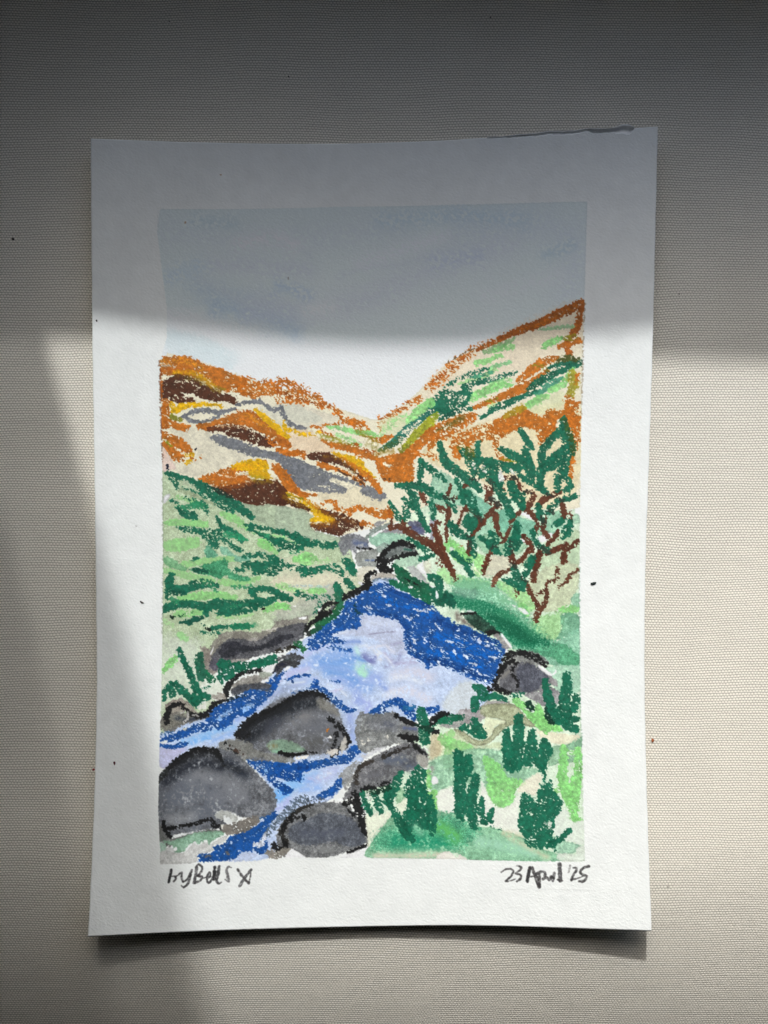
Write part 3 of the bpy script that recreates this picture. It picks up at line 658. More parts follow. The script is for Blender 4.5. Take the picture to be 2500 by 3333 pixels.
    # ---- the water: wash first
    rv = [1210,1895, 1240,1885, 1300,1905, 1400,1990, 1520,2060, 1640,2130, 1640,2180, 1600,2260, 1550,2330, 1400,2330, 1300,2350, 1280,2400, 1180,2330, 1165,2440, 1200,2450,
          1150,2520, 1120,2560, 1080,2600, 1020,2640, 960,2700, 880,2790, 840,2802, 640,2806, 740,2740, 860,2660, 900,2600, 860,2540, 800,2470, 720,2440, 640,2440, 570,2490, 530,2500, 518,2480, 520,2390, 640,2330, 760,2270, 880,2200, 930,2130, 1040,2040, 1110,1970, 1180,1900]
    wash('n', rv, LAV, a=.97, e=.08, r=1.2, sm=False)
    wet('K', [900,0, 1000,60, 960,130], 90, (198,222,216), .6)
    wash('H', [900,1010, 1100,1000, 1270,1040, 1360,1100, 1380,1300, 1420,1420, 1250,1420, 1100,1280, 900,1230, 620,1210, 880,1140], (190,198,220), a=.75, e=.05, soft=3)
    wet('H', [1000,1210, 1150,1190, 1290,1180], 24, (150,152,176), .7, .5)
    wet('H', [420,1480, 650,1440, 800,1400], 200, (148,178,226), .8, .4)
    wet('H', [560,1560, 800,1560, 960,1640], 200, (138,176,226), .75, .4)
    wet('H', [620,1300, 800,1290, 900,1290], 60, (140,164,212), .8, .4)
    wet('H', [960,1440, 1000,1470, 1040,1500], 90, (138,146,190), .75, .4)
    wet('H', [1240,1320, 1340,1300], 60, (158,160,188), .6, .4)
    wet('H', [1180,1430, 1280,1520, 1500,1500], 110, (176,178,208), .6, .5)
    wet('H', [860,1360, 900,1480, 860,1580], 90, (190,222,226), .7, .5)
    wet('H', [900,1600, 960,1620], 70, (178,222,204), .8, .4)
    wet('H', [1060,1380, 1120,1480], 80, (216,222,234), .6, .5)
    wet('H', [240,1480, 420,1380, 560,1340], 70, (186,196,232), .7, .4)
    wet('H', [200,1600, 340,1520], 90, (160,184,232), .7, .4)
    wet('K', [500,60, 700,100, 800,240, 1000,280], 180, (142,172,222), .75, .4)
    wet('K', [640,180, 900,200, 1100,180], 160, (160,180,226), .7, .5)
    wet('K', [900,110, 960,150], 80, (176,220,204), .8, .4)
    wet('K', [860,420, 1000,480, 900,640], 120, (168,182,228), .6, .5)
    wet('K', [1300,160, 1500,120, 1659,180], 180, (204,208,226), .8, .4)
    wet('K', [1240,340, 1450,330, 1640,420], 160, (210,214,230), .7, .4)
    wet('K', [780,530, 800,700, 830,850], 110, (162,180,224), .9, .3)
    wet('K', [100,160, 300,200, 420,200], 90, (176,192,232), .7, .4)
    wet('K', [20,330, 180,260, 350,230], 90, (174,200,236), .8, .4)
    wash('n', [1500,2220, 1560,2230, 1540,2330, 1470,2330, 1440,2290], (206,214,214), a=.7, e=0, soft=6)
    wet('J', [1350,200, 1500,130, 1650,100], 90, (190,196,230), .9, .3)
    wet('J', [1240,400, 1420,300, 1640,230], 80, (176,192,228), .9, .3)
    wet('J', [900,640, 1080,520, 1200,440], 90, (160,184,228), .9, .3)
    wet('J', [320,880, 480,830, 700,760, 860,720], 110, (150,192,236), .95, .3)
    wet('J', [620,870, 760,820, 860,780], 70, (158,188,232), .9, .3)
    wet('J', [80,1000, 200,980, 320,960], 100, (190,190,222), .95, .2)
    wash('J', [60,940, 100,950, 300,980, 200,1100, 150,1150, 90,1165, 60,1110], (192,194,222), a=.9, e=.10, soft=2, r=1)
    wet('J', [1340,1440, 1440,1380, 1640,1280], 130, (138,186,236), .95, .3)
    wet('J', [1300,1600, 1400,1560, 1460,1500], 80, (180,190,232), .9, .3)
    wet('K', [40,1420, 200,1330, 420,1250], 160, (146,190,236), .9, .3)
    wet('K', [350,1290, 500,1260, 620,1200], 140, (182,192,228), .85, .4)
    wet('K', [260,1400, 460,1370], 90, (160,190,236), .8, .4)
    wash('M', [780,1170, 900,1110, 1000,1080, 1120,1090, 1060,1150, 960,1175], (192,204,228), a=.9, e=.08)
    for t, q, w, c, a in (('H',[760,1500, 860,1460, 960,1500],90,(120,160,216),.6), ('H',[500,1500, 640,1520, 760,1480],110,(126,166,222),.65), ('K',[560,120, 740,160, 860,220],120,(122,162,218),.6),
                       ('H',[930,1440, 1000,1500, 1060,1460],60,(120,128,178),.65), ('H',[1000,1360, 1180,1330, 1260,1400],60,(214,218,232),.6), ('H',[1180,1560, 1300,1500, 1340,1420],50,(152,158,194),.55),
                       ('K',[940,60, 900,130, 950,170],60,(176,226,208),.7), ('K',[1100,230, 1180,300],90,(150,172,222),.6), ('K',[860,330, 900,460],110,(150,170,222),.55), ('K',[620,330, 700,300],60,(196,198,228),.6),
                       ('J',[420,880, 600,830],60,(132,184,238),.7), ('J',[1300,1470, 1400,1400],80,(118,176,236),.7), ('K',[30,1500, 120,1440],80,(124,180,238),.7), ('K',[240,1290, 380,1310],70,(140,178,232),.5)):
        wet(t, q, w, c, a, .45)
    for t, q, w, a in (('H',[900,1340, 980,1330],40,.6), ('H',[1080,1380, 1200,1470, 1260,1560],44,.55), ('K',[1240,200, 1400,180, 1560,240],90,.5), ('K',[1160,380, 1300,340],60,.45), ('H',[620,1210, 760,1180],40,.5),
                       ('K',[560,260, 660,300, 760,380],44,.5), ('K',[130,250, 300,230],40,.45), ('J',[700,700, 860,640],30,.4), ('K',[460,1260, 600,1210],60,.5), ('H',[960,1080, 1240,1100],70,.25)):
        wet(t, q, w, (222,230,242), a, .5)
    # dark blue pastel
    fill('H', [1040,690, 1150,650, 1220,700, 1330,740, 1480,800, 1640,870, 1659,900, 1659,1540, 1580,1500, 1450,1440, 1400,1350, 1380,1250, 1370,1130, 1300,1060, 1200,1030, 1080,1000, 950,980, 900,920, 860,830, 960,740], BL, d=.915, e=4, TT=DASH)
    fill('I', [0,830, 100,900, 250,990, 400,1040, 560,1120, 700,1180, 760,1270, 700,1340, 660,1480, 620,1560, 560,1580, 480,1560, 400,1520, 240,1450, 60,1400, 0,1380], BL, d=.915, e=4, TT=DASH)
    past('H', [1010,740, 1100,800, 1260,860, 1400,900, 1659,1000], [40,60,60,60,70], BL3, d=.40, a=.8, TT=DASH)
    past('I', [60,1120, 200,1150, 400,1240, 560,1290, 700,1300], [60,90,90,70,40], BL3, d=.5, a=.85, TT=DASH)
    past('I', [0,1270, 140,1290, 320,1350, 500,1400], 70, BL3, d=.45, a=.8, TT=DASH)
    past('I', [60,960, 250,1040, 480,1120, 640,1180], [50,60,60,50], BL2, d=.5, a=.8, TT=DASH)
    past('I', [20,1340, 200,1400, 420,1480, 560,1540], 50, BL2, d=.5, a=.8, TT=DASH)
    past('H', [1180,680, 1300,750, 1500,830, 1640,890], 50, BL2, d=.5, a=.8, TT=DASH)
    past('H', [1100,980, 1300,1030, 1400,1140, 1420,1300, 1500,1420, 1640,1490], 50, BL2, d=.45, a=.8, TT=DASH)
    for q in ([890,900,930,930], [980,910,1010,930], [1140,790,1180,800], [1190,890,1230,900], [1380,1010,1450,1050], [1490,940,1560,960], [1590,950,1640,960], [1480,1260,1500,1310], [1600,1260,1612,1300], [1450,1360,1500,1390]):
        past('H', q, 20, (206,216,236), d=.8, wx=.1, e=1.2)
    for q in ([60,1010,110,1060], [160,1160,220,1180], [230,1260,250,1290], [330,1300,370,1330], [390,1370,450,1400], [590,1320,640,1340], [470,1150,500,1170], [550,1210,620,1200], [110,1240,120,1270], [460,1460,500,1500], [540,1550,560,1570], [80,1370,100,1410]):
        past('I', q, 18, (210,220,238), d=.8, wx=.1, e=1.2)
    past('I', [330,1100, 520,1190, 680,1260], 14, LAV, d=.22, wx=.1)
    fill('H', [740,850, 860,830, 930,900, 920,1000, 900,1080, 880,1140, 760,1150, 640,1190, 560,1200, 640,1120, 560,1080, 640,1000, 720,940], BL, d=.85, e=4)
    fill('H', [340,1290, 420,1230, 560,1170, 620,1190, 590,1230, 700,1260, 740,1300, 600,1310, 480,1340, 430,1370, 380,1380, 340,1330], BL, d=.83, e=4)
    past('H', [560,1130, 480,1170, 430,1230], [90,90,50], BL, d=.85)
    past('H', [560,1330, 680,1360, 800,1390], [40,44,24], BL, d=.62)
    past('H', [620,1340, 760,1400], 30, (70,120,190), d=.5, a=.8)
    past('H', [840,880, 870,970, 920,990], [20,24,14], (20,56,70), d=.8)
    past('H', [770,840, 860,870], 14, WH, d=.3, wx=.1)
    past('J', [1430,200, 1540,170, 1659,150], [20,24,30], BL, d=.75)
    past('K', [120,200, 220,170, 350,150], [20,26,20], BL, d=.75)
    past('K', [170,230, 176,232], 26, BL2, d=1, e=1.3)
    past('K', [580,220, 680,230], [20,24], BL, d=.5)
    past('J', [1420,110, 1340,180, 1290,280, 1240,370], [30,60,90,60], BL, d=.85)
    fill('J', [1240,200, 1150,280, 1020,310, 900,390, 780,450, 640,510, 560,600, 600,680, 720,740, 830,680, 900,600, 1040,600, 1120,500, 1200,430, 1290,330, 1300,240], BL, d=.86, e=4)
    past('J', [980,520, 1060,480], [50,40], (150,186,232), d=.9, wx=.1)
    past('J', [710,620, 820,550], [50,30], (150,186,232), d=.9, wx=.1)
    past('J', [600,720, 480,720, 360,770, 240,820, 110,860], [90,80,80,80,70], BL, d=.82)
    past('J', [80,910, 200,940, 290,910, 360,900], [30,44,60,30], BL, d=.85)
    past('J', [100,780, 200,760], [40,50], (60,98,140), d=.6)
    wash('J', [75,880, 150,860, 140,890, 90,900], WH, a=1, e=0, r=1)
    wash('J', [310,740, 360,725, 340,760], (210,206,190), a=.9, e=0, r=1)
    fill('J', [1000,1070, 1120,1045, 1200,1060, 1280,1110, 1400,1120, 1560,1110, 1659,1060, 1659,1190, 1600,1200, 1600,1290, 1500,1300, 1420,1290, 1380,1260, 1300,1250, 1400,1340, 1500,1390, 1440,1440, 1380,1420, 1300,1340, 1200,1250, 1100,1160], BL, d=.84, e=4)
    past('J', [1120,1120, 1180,1150, 1240,1210], 16, (140,180,228), d=.5, wx=.1)
    past('K', [0,1140, 150,1150, 320,1150, 450,1120, 600,1090, 760,1060, 840,960, 880,980], [90,80,90,80,70,100,90,60], BL, d=.85)
    past('K', [0,1230, 100,1230, 230,1270], [60,90,60], BL, d=.86)
    past('K', [0,1330, 60,1370, 150,1400], [60,90,60], BL, d=.9)
    past('K', [240,1160, 330,1160], 30, BL2, d=.7)
    past('K', [680,1310, 630,1390, 540,1440, 460,1470], [90,90,70,60], BL, d=.8)
    past('K', [420,230, 440,300, 300,330, 180,370], [60,60,40,30], BL, d=.6)
    past('K', [400,280, 520,340, 600,410, 700,490, 780,540, 860,535], [70,80,80,60,50,20], BL, d=.80)
    past('K', [1020,560, 1100,520, 1200,470, 1300,440, 1370,490, 1460,590], [40,60,70,80,90,70], BL, d=.82)
    past('K', [1000,620, 1110,580, 1200,560], [40,40,40], BL2, d=.8)
    past('K', [1300,430, 1320,420], 50, BL, d=.7)
    past('K', [1360,500, 1450,560, 1500,640], [60,80,60], BL, d=.8)
    past('K', [1390,520, 1480,500], 40, (40,96,140), d=.8)
    past('K', [1620,520, 1659,540], [50,60], BL, d=.8)
    past('L', [0,490, 70,470], [60,50], BL, d=.85)
    fill('M', [640,1020, 780,970, 830,910, 960,850, 1080,800, 1180,740, 1210,680, 1280,630, 1340,650, 1330,700, 1260,760, 1250,820, 1190,880, 1210,940, 1230,1050, 1160,1090, 1050,1060, 960,1070, 880,1140, 800,1160, 660,1170, 540,1180, 490,1150, 480,1090, 620,1080, 680,1060], BL, d=.94, e=3)
    past('M', [1090,990, 1160,990, 1200,900, 1230,860], [30,60,30,16], (214,220,232), d=.93, wx=.1)
    past('M', [1100,720, 1180,700], [20,34], (40,86,140), d=.8)
    past('M', [790,1080, 810,1090], 28, (112,114,120), d=1)
    past('M', [570,1120, 610,1110], 22, (100,104,112), d=.9)
    # ---- boulders: washes, dark wet shadows, black contours
    # long stone on the left bank
    wash('G', [600,1420, 640,1300, 740,1200, 900,1170, 1100,1190, 1260,1150, 1340,1060, 1480,1050, 1659,1010, 1659,1160, 1500,1260, 1440,1330, 1300,1400, 1100,1440, 1000,1500, 860,1530, 700,1560, 560,1500], (128,124,118), a=.85, e=.05)
    wash('G', [500,1360, 560,1340, 620,1400, 620,1500, 700,1600, 640,1640, 560,1640, 470,1560, 520,1440], (130,122,116), a=.85, e=.03)
    wash('G', [600,1540, 640,1430, 720,1330, 800,1270, 900,1250, 1020,1270, 1100,1290, 1260,1200, 1400,1140, 1500,1110, 1659,1090, 1659,1180, 1560,1290, 1400,1370, 1200,1430, 1000,1470, 800,1490, 720,1560, 660,1600], (86,88,94), a=.92, e=.12)
    wash('G', [720,1370, 800,1290, 900,1290, 1060,1340, 1200,1310, 1330,1230, 1480,1190, 1520,1220, 1480,1270, 1380,1310, 1200,1370, 1000,1400, 860,1450, 760,1470, 700,1430], (46,48,56), a=.9, e=.1)
    wash('G', [600,1550, 650,1470, 700,1480, 720,1570, 660,1605], (94,94,106), a=.9, e=.14)
    wash('G', [610,1420, 650,1340, 640,1390, 620,1430], WH, a=.9, e=0, r=1)
    wash('G', [1170,1160, 1280,1150, 1380,1130, 1300,1170], (222,220,212), a=.9, e=0, r=2)
    wash('G', [1500,900, 1540,900, 1530,915], WH, a=1, e=0, r=.6)
    wash('G', [1570,1030, 1640,1020, 1640,1040, 1590,1045], WH, a=1, e=0, r=1)
    wash('H', [0,1160, 100,1120, 250,1090, 350,1100, 330,1180, 240,1230, 120,1320, 0,1370], (92,94,100), a=.92, e=.14)
    wash('H', [0,1230, 90,1210, 180,1210, 170,1250, 90,1270, 0,1330], (50,52,60), a=.9, e=.1)
    past('H', [340,1150, 320,1200, 400,1180], [40,60,50], (36,44,42), d=.9)
    past('H', [350,1100, 420,1060, 500,1010, 580,970, 640,900, 720,830], [40,56,76,64,30,30], BK, d=.96)
    past('H', [470,970, 530,900, 600,870, 640,870], [40,50,40,24], BK, d=.93)
    past('H', [440,1100, 560,1040, 640,980, 690,900], [60,90,90,70], (30,96,62), d=.88)
    past('H', [400,1180, 470,1130], [60,50], (34,80,58), d=.85)
    past('H', [190,1350, 240,1310, 290,1370], [60,80,60], (36,104,66), d=.85)
    wash('H', [450,940, 490,920, 480,950, 455,960], WH, a=1, e=0, r=.8)
    wash('H', [530,960, 575,960, 560,972], WH, a=1, e=0, r=.4)
    wash('H', [300,1190, 325,1195, 320,1215, 300,1210], WH, a=1, e=0, r=.4)
    wash('H', [245,1030, 320,1020, 310,1045, 250,1048], WH, a=.95, e=0, r=1)
    wash('H', [380,1085, 405,1080, 400,1100, 385,1102], WH, a=1, e=0, r=.5)
    wash('H', [560,960, 600,900, 630,900, 600,950], (110,112,116), a=.9, e=.05)
    past('H', [640,790, 700,860, 690,900], [50,60,40], (46,104,80), d=.8)
    # black line up to the little rocks
    past('H', [740,810, 800,780, 870,750, 940,700, 980,680], [56,74,54,64,54], BK, d=.93)
    wash('H', [780,790, 800,775, 815,800, 795,815], WH, a=.9, e=0, r=.6)
    past('H', [980,700, 1000,650, 970,620, 990,570, 1060,540], [60,52,48,52,42], BK, d=.95)
    wash('H', [1090,410, 1250,250, 1400,230, 1500,280, 1500,340, 1300,370, 1160,430], (104,112,112), a=.9, e=.05)
    past('H', [1090,410, 1160,330, 1230,270, 1330,225, 1420,240, 1490,265], [40,50,50,56,50,20], BK, d=.95)
    past('H', [1500,340, 1400,350, 1300,380, 1220,410, 1120,400], [44,50,40,34,30], BK, d=.95)
    past('H', [1120,420, 1180,440, 1110,480, 1180,500, 1240,520], [30,34,50,60,44], BK, d=.95)
    past('H', [1200,440, 1250,440, 1240,500], 14, BK, d=.7)
    wet('H', [1380,290, 1460,300], 26, (36,90,76), .7)
    past('H', [1440,180, 1540,240, 1640,330], [40,70,80], DG, d=.9)
    past('H', [1560,400, 1659,350], [50,90], DG, d=.8)
    past('H', [1270,470, 1360,560, 1440,640, 1560,700, 1659,770], [40,130,120,110,120], (24,84,60), d=.96)
    past('H', [1300,480, 1400,580, 1520,660], 40, (30,100,72), d=.6)
    past('H', [1240,640, 1330,690, 1450,740, 1659,840], [40,70,60,90], (24,98,70), d=.93)
    past('H', [1390,610, 1560,690], 14, BK, d=.6)
    wash('H', [1430,690, 1475,695, 1460,715], WH, a=1, e=0, r=.5)
    past('I', [0,540, 60,560, 90,620, 60,700, 100,760], [60,90,90,130,140], DG, d=.95)
    past('I', [0,330, 40,310], [40,30], DG, d=.95)
    wash('I', [55,670, 75,690, 85,740, 60,750], WH, a=1, e=0, r=.8)
    wash('I', [0,620, 40,630, 30,645], WH, a=.8, e=0, r=1)
    past('I', [160,700, 180,760, 220,800], [60,110,70], DG2, d=.9)
    # small dark rock beneath green bank
    wet('I', [260,900, 300,960, 420,1010], 70, (126,120,112), .8)
    wash('I', [320,900, 420,880, 500,930, 600,1010, 690,1090, 600,1110, 480,1060, 380,990], (34,62,52), a=.93, e=.1, soft=2)
    past('I', [310,905, 370,895, 440,890], [24,20,20], BK, d=.9)
    past('I', [580,1080, 680,1090], [50,24], BK, d=.95)
    wash('I', [620,1110, 690,1100, 780,1200, 740,1260, 680,1170], (150,146,146), a=.85, e=.05)
    wash('I', [690,1100, 715,1100, 800,1215, 790,1230, 750,1190], WH, a=1, e=0, r=.7)
    wash('I', [740,1250, 765,1255, 755,1300, 740,1295], WH, a=1, e=0, r=.7)
    wash('I', [350,870, 400,860, 430,880, 390,880], WH, a=.8, e=0, r=.8)
    # round boulder right of the pool
    wash('I', [640,1600, 690,1440, 760,1320, 860,1270, 980,1260, 1100,1310, 1160,1370, 1100,1420, 1180,1500, 1240,1580, 1250,1620, 1180,1600, 1200,1659, 640,1659], (124,126,126), a=.9, e=.08)
    wash('L', [680,260, 700,140, 780,60, 860,20, 980,20, 1080,90, 1160,140, 1220,200, 1120,230, 1060,300, 960,330, 800,310, 740,290], (98,100,106), a=.93, e=.12)
    wash('L', [850,110, 880,50, 980,30, 1100,110, 1200,190, 1100,240, 960,320, 860,240], (78,82,94), a=.85, e=.1)
    wet('L', [720,150, 780,100], 70, (130,130,126), .7)
    wash('L', [920,330, 1060,300, 1130,260, 1270,310, 1260,420, 1120,450, 1000,380], (136,134,140), a=.85, e=.1)
    wash('L', [1160,150, 1240,190, 1250,250, 1200,230], (150,148,150), a=.9, e=.14)
    past('L', [640,200, 690,100, 740,30, 800,0], [50,50,60,60], BK, d=.82)
    past('I', [690,1420, 760,1310, 850,1280, 950,1300, 1050,1340, 1130,1400], [40,60,50,60,70,50], BK, d=.75)
    past('L', [810,80, 820,150, 860,200, 850,280], [24,16,24,26], BK, d=.75)
    past('L', [860,20, 820,70], 24, BK, d=.6)
    past('L', [570,290, 640,250, 700,300, 780,320], [50,60,60,40], BK, d=.85)
    wash('L', [1060,40, 1100,60, 1130,80, 1200,130, 1230,90, 1240,120, 1180,150, 1090,90], WH, a=1, e=.05, r=.8)
    # left middle stones
    past('J', [790,390, 790,320, 830,240, 900,170, 1000,120, 1160,100], [40,60,60,50,50,44], BK, d=.88)
    wash('J', [830,340, 870,250, 960,190, 1100,160, 1250,140, 1240,200, 1160,220, 1250,250, 1250,300, 1050,310, 900,360], (136,134,128), a=.9, e=.05)
    wash('J', [830,350, 900,270, 1050,250, 1160,240, 1250,250, 1250,330, 1050,310, 900,370], (66,70,78), a=.85, e=.05, soft=3)
    wash('J', [1150,130, 1280,110, 1280,160, 1160,190], (160,170,158), a=.9, e=.1)
    wash('J', [1170,90, 1320,20, 1280,130, 1200,110], (226,228,224), a=.95, e=0, r=1)
    wash('J', [1160,230, 1230,195, 1240,230, 1190,240], WH, a=1, e=0, r=1)
    wash('H', [0,1480, 60,1440, 180,1420, 290,1450, 270,1480, 230,1500, 240,1550, 180,1570, 130,1540, 60,1600, 0,1659], (72,74,76), a=.93, e=.14)
    wet('H', [20,1500, 150,1480], 40, (46,56,56), .7)
    wash('H', [80,1590, 130,1550, 150,1570, 90,1610], WH, a=1, e=0, r=.6)
    past('H', [0,1400, 60,1380, 170,1350, 220,1370], [40,40,44,30], (38,36,30), d=.75)
    wash('J', [1290,110, 1350,20, 1560,0, 1560,50, 1500,70, 1440,60, 1350,140], (60,62,66), a=.9, e=.1)
    past('J', [1290,130, 1360,60, 1420,30], 24, (34,38,52), d=.8)
    wash('G', [1280,1620, 1320,1540, 1400,1480, 1340,1500, 1200,1560, 1180,1600], WH, a=.9, e=0, r=1)
    past('G', [720,1600, 740,1520, 820,1540, 930,1570, 1100,1530, 1300,1460], [60,90,60,90,80,70], DG, d=.88)
    past('J', [740,250, 720,180, 760,110, 850,80, 980,60, 1150,40, 1320,10], [30,60,90,110,90,60,40], DG, d=.90)
    past('J', [780,190, 850,150], 60, DG, d=.8)
    past('J', [490,0, 520,100, 590,180, 640,210], [90,90,90,60], (28,104,74), d=.93)
    past('G', [500,1440, 500,1560, 520,1659], [80,90,100], (40,98,78), d=.95)
    past('J', [520,0, 530,80], 60, (50,84,72), d=.4, a=.6)
    past('J', [530,290, 610,290], 30, DG, d=.35)
    past('G', [280,1370, 320,1480, 370,1580, 400,1659], [50,64,66,64], DG, d=.95)
    past('J', [320,0, 380,120, 430,230, 470,330, 470,420], [50,66,70,100,140], DG, d=.95)
    past('J', [480,370, 600,400], [100,50], DG, d=.95)
    past('J', [210,250, 150,300, 120,350, 120,420], [60,60,60,40], DG, d=.93)
    past('J', [200,250, 200,360], [70,90], DG, d=.93)
    past('J', [240,250, 320,340, 420,430, 470,490], [60,80,80,50], DG, d=.95)
    wash('J', [150,460, 280,410, 360,440, 440,520, 470,560, 300,560, 180,600, 130,520], (140,132,126), a=.9, e=.05)
    wash('J', [80,620, 200,560, 300,560, 480,560, 620,600, 500,640, 300,700, 220,760, 80,740], (112,110,104), a=.9, e=.05)
    wet('J', [250,620, 350,640, 520,610], 60, (56,62,72), .85)
    past('J', [140,670, 150,570, 200,490, 290,470, 360,550], [50,50,50,44,30], BK, d=.92)
    past('J', [380,570, 480,600, 580,570, 640,480, 740,440, 800,430], [40,60,50,50,40,30], BK, d=.93)
    past('J', [300,560, 360,560, 370,620, 340,650, 320,660], 16, (176,176,172), d=.85, wx=.1)
    past('J', [430,590, 480,600], 16, (160,160,158), d=.7, wx=.1)
    wash('J', [480,470, 560,460, 560,520, 490,530], (226,230,222), a=.9, e=0, r=3)
    past('J', [800,430, 900,390, 1000,370], [30,40,20], (40,54,60), d=.7)
    wash('J', [620,380, 740,350, 780,400, 660,430], (158,154,146), a=.9, e=0, r=3)
    # big boulder, centre
    wash('n', [765,2440, 770,2390, 830,2340, 880,2290, 960,2260, 1020,2252, 1070,2280, 1100,2310, 1120,2370, 1138,2415, 1125,2440, 1090,2450, 1000,2460, 900,2475, 820,2475, 780,2460], (106,109,113), a=.97, e=.06)
    wet('n', [940,2310, 1010,2350, 1060,2390], 150, (104,108,116), .7, .4)
    wet('n', [910,2340, 1000,2330], 80, (128,130,132), .55, .5)
    wet('n', [1000,2420, 1080,2410], 70, (90,92,92), .55, .5)
    wet('n', [812,2404, 862,2366, 910,2328, 965,2298, 1020,2288], 58, (38,42,48), .95, .2)
    wet('n', [870,2380, 900,2340], 60, (66,70,80), .6, .4)
    past('J', [900,800, 1000,700, 1100,630, 1250,560, 1400,500, 1500,420, 1659,370], [60,110,110,90,70,60,40], BK, d=.94)
    past('J', [950,830, 1020,780], [50,70], BK, d=.85)
    past('K', [0,510, 100,450, 250,370, 380,350, 480,370, 560,420], [60,50,50,60,60,30], BK, d=.9)
    past('K', [480,400, 510,460], 20, BK, d=.8)
    wash('K', [430,440, 480,400, 560,450, 640,520, 690,600, 600,560, 480,520], (138,138,130), a=.7, e=0, soft=5)
    past('K', [570,620, 640,670, 720,750, 780,850, 790,880], [40,44,50,40,36], BK, d=.78)
    past('K', [640,700, 650,800, 630,900, 600,950], [30,34,30,24], BK, d=.62)
    past('K', [780,890, 700,920, 670,980, 600,1030], [30,40,30,20], BK, d=.75)
    wash('K', [690,920, 740,820, 760,860, 740,960, 700,990], (214,212,204), a=.8, e=0, r=2)
    wash('J', [1240,880, 1380,850, 1500,880, 1600,930, 1640,980, 1400,1000, 1280,990, 1230,930], (122,146,128), a=.9, e=.10)
    wash('K', [0,860, 100,870, 220,920, 310,980, 100,1000, 0,990], (122,148,130), a=.9, e=.10)
    wet('J', [1260,930, 1320,920], 50, (128,118,84), .6)
    wet('J', [1300,980, 1400,990], 30, (140,184,158), .8)
    past('J', [1370,990, 1440,1020, 1560,1010, 1650,1000], [40,44,34,30], BK, d=.90)
    past('K', [30,990, 90,1010, 200,1010, 320,1000, 440,1000], [30,34,34,20,14], BK, d=.82)
    wash('K', [190,1050, 330,1020, 330,1050, 240,1070], (232,230,222), a=1, e=0, r=1.5)
    wash('K', [540,980, 650,960, 660,1000, 580,1020], (214,210,202), a=.95, e=0, r=2)
    past('K', [550,830, 610,835], [12,14], WH, d=.97, wx=.1, e=1)
    past('K', [545,745, 548,760], 22, (190,120,46), d=1, e=1.5)
    wash('J', [700,900, 760,860, 860,850, 980,870, 1060,900, 1100,960, 1240,1000, 1500,1060, 1500,1100, 1300,1090, 1120,1040, 1000,1060, 990,1110, 860,1050, 740,1020, 700,960], (126,128,124), a=.93, e=.05)
    past('J', [770,890, 830,940, 900,1000], [30,36,24], BK, d=.5)
    past('J', [820,930, 960,1010], 16, (70,56,50), d=.7)
    wash('J', [740,1030, 900,1050, 1000,1110, 960,1120, 840,1080], (150,140,128), a=.6, e=0)
    # boulder, lower left
    wash('n', [515,2640, 516,2540, 540,2500, 580,2470, 640,2440, 700,2432, 760,2450, 800,2480, 850,2530, 895,2580, 900,2620, 880,2650, 840,2660, 790,2662, 740,2640, 700,2650, 740,2690, 640,2705, 560,2720, 518,2740], (102,106,112), a=.97, e=.06)
    wet('n', [560,2600, 640,2560, 700,2600, 640,2660], 130, (98,104,114), .7, .4)
    wet('n', [640,2520, 720,2540, 780,2580], 90, (128,132,138), .55, .6)
    wet('n', [700,2590, 800,2600], 60, (120,124,132), .5, .6)
    wet('n', [560,2670, 620,2660], 60, (140,144,148), .6, .5)
    wet('n', [540,2545, 590,2506, 655,2482, 720,2496], 50, (44,48,56), .95, .3)
    wet('n', [740,2480, 780,2510, 800,2520], 46, (48,54,64), .95, .3)
    past('J', [110,1240, 200,1130, 320,1050, 440,980, 560,960], [40,60,80,80,60], BK, d=.9)
    past('J', [60,1320, 80,1260, 130,1200], [20,40,50], (46,50,50), d=.8)
    past('J', [560,980, 660,980, 720,1060, 760,1130], [40,60,50,24], BK, d=.82)
    for q in ([440,980,445,950], [480,960,485,930], [330,1030,350,990], [260,1080,265,1050], [230,1100,232,1070]):
        past('J', q, 20, BK, d=.8)
    past('M', [110,740, 120,820, 180,910], [24,40,40], BK, d=.9)
    past('M', [120,830, 260,800, 380,780, 500,750, 580,720], [40,34,30,34,24], BK, d=.85)
    past('M', [630,720, 650,780, 740,820], [40,44,30], BK, d=.72)
    wash('M', [60,740, 110,830, 200,920, 340,890, 480,850, 620,830, 830,840, 940,790, 900,830, 700,870, 480,880, 330,930, 240,1000, 120,1010, 60,940], (108,110,108), a=.93, e=.05)
    past('M', [110,760, 120,820, 180,905], [22,40,40], BK, d=.88)
    past('M', [140,820, 260,800, 380,780, 500,750, 580,720], [34,30,30,34,24], BK, d=.8)
    wash('M', [90,960, 240,940, 400,880, 560,850, 700,850, 820,840, 760,880, 640,950, 600,1000, 570,940, 490,990, 430,960, 330,1060, 290,1080, 220,1080, 250,1030], (134,172,148), a=.92, e=.14)
    wash('M', [70,960, 130,1000, 130,1060, 70,1090], (166,196,180), a=.9, e=.06)
    wash('M', [70,1080, 140,1050, 230,1080, 340,1070, 430,980, 490,1000, 570,960, 600,1000, 720,920, 800,900, 760,960, 640,1010, 640,1060, 480,1100, 480,1150, 440,1190, 300,1200, 70,1205], (200,202,200), a=.92, e=.08, r=1)
    wash('M', [130,1030, 230,1060, 200,1170, 440,1190, 300,1200, 180,1190], (188,192,190), a=.5, e=.10)
    wash('M', [670,690, 700,630, 800,630, 880,670, 910,720, 880,760, 780,680, 740,720], (176,180,176), a=.95, e=.05)
    wash('M', [950,720, 1000,700, 1120,730, 1100,790, 1000,770, 960,760], (226,226,220), a=1, e=0, r=2)
    past('M', [1000,740, 1040,770, 980,780], 30, (130,126,118), d=.5)
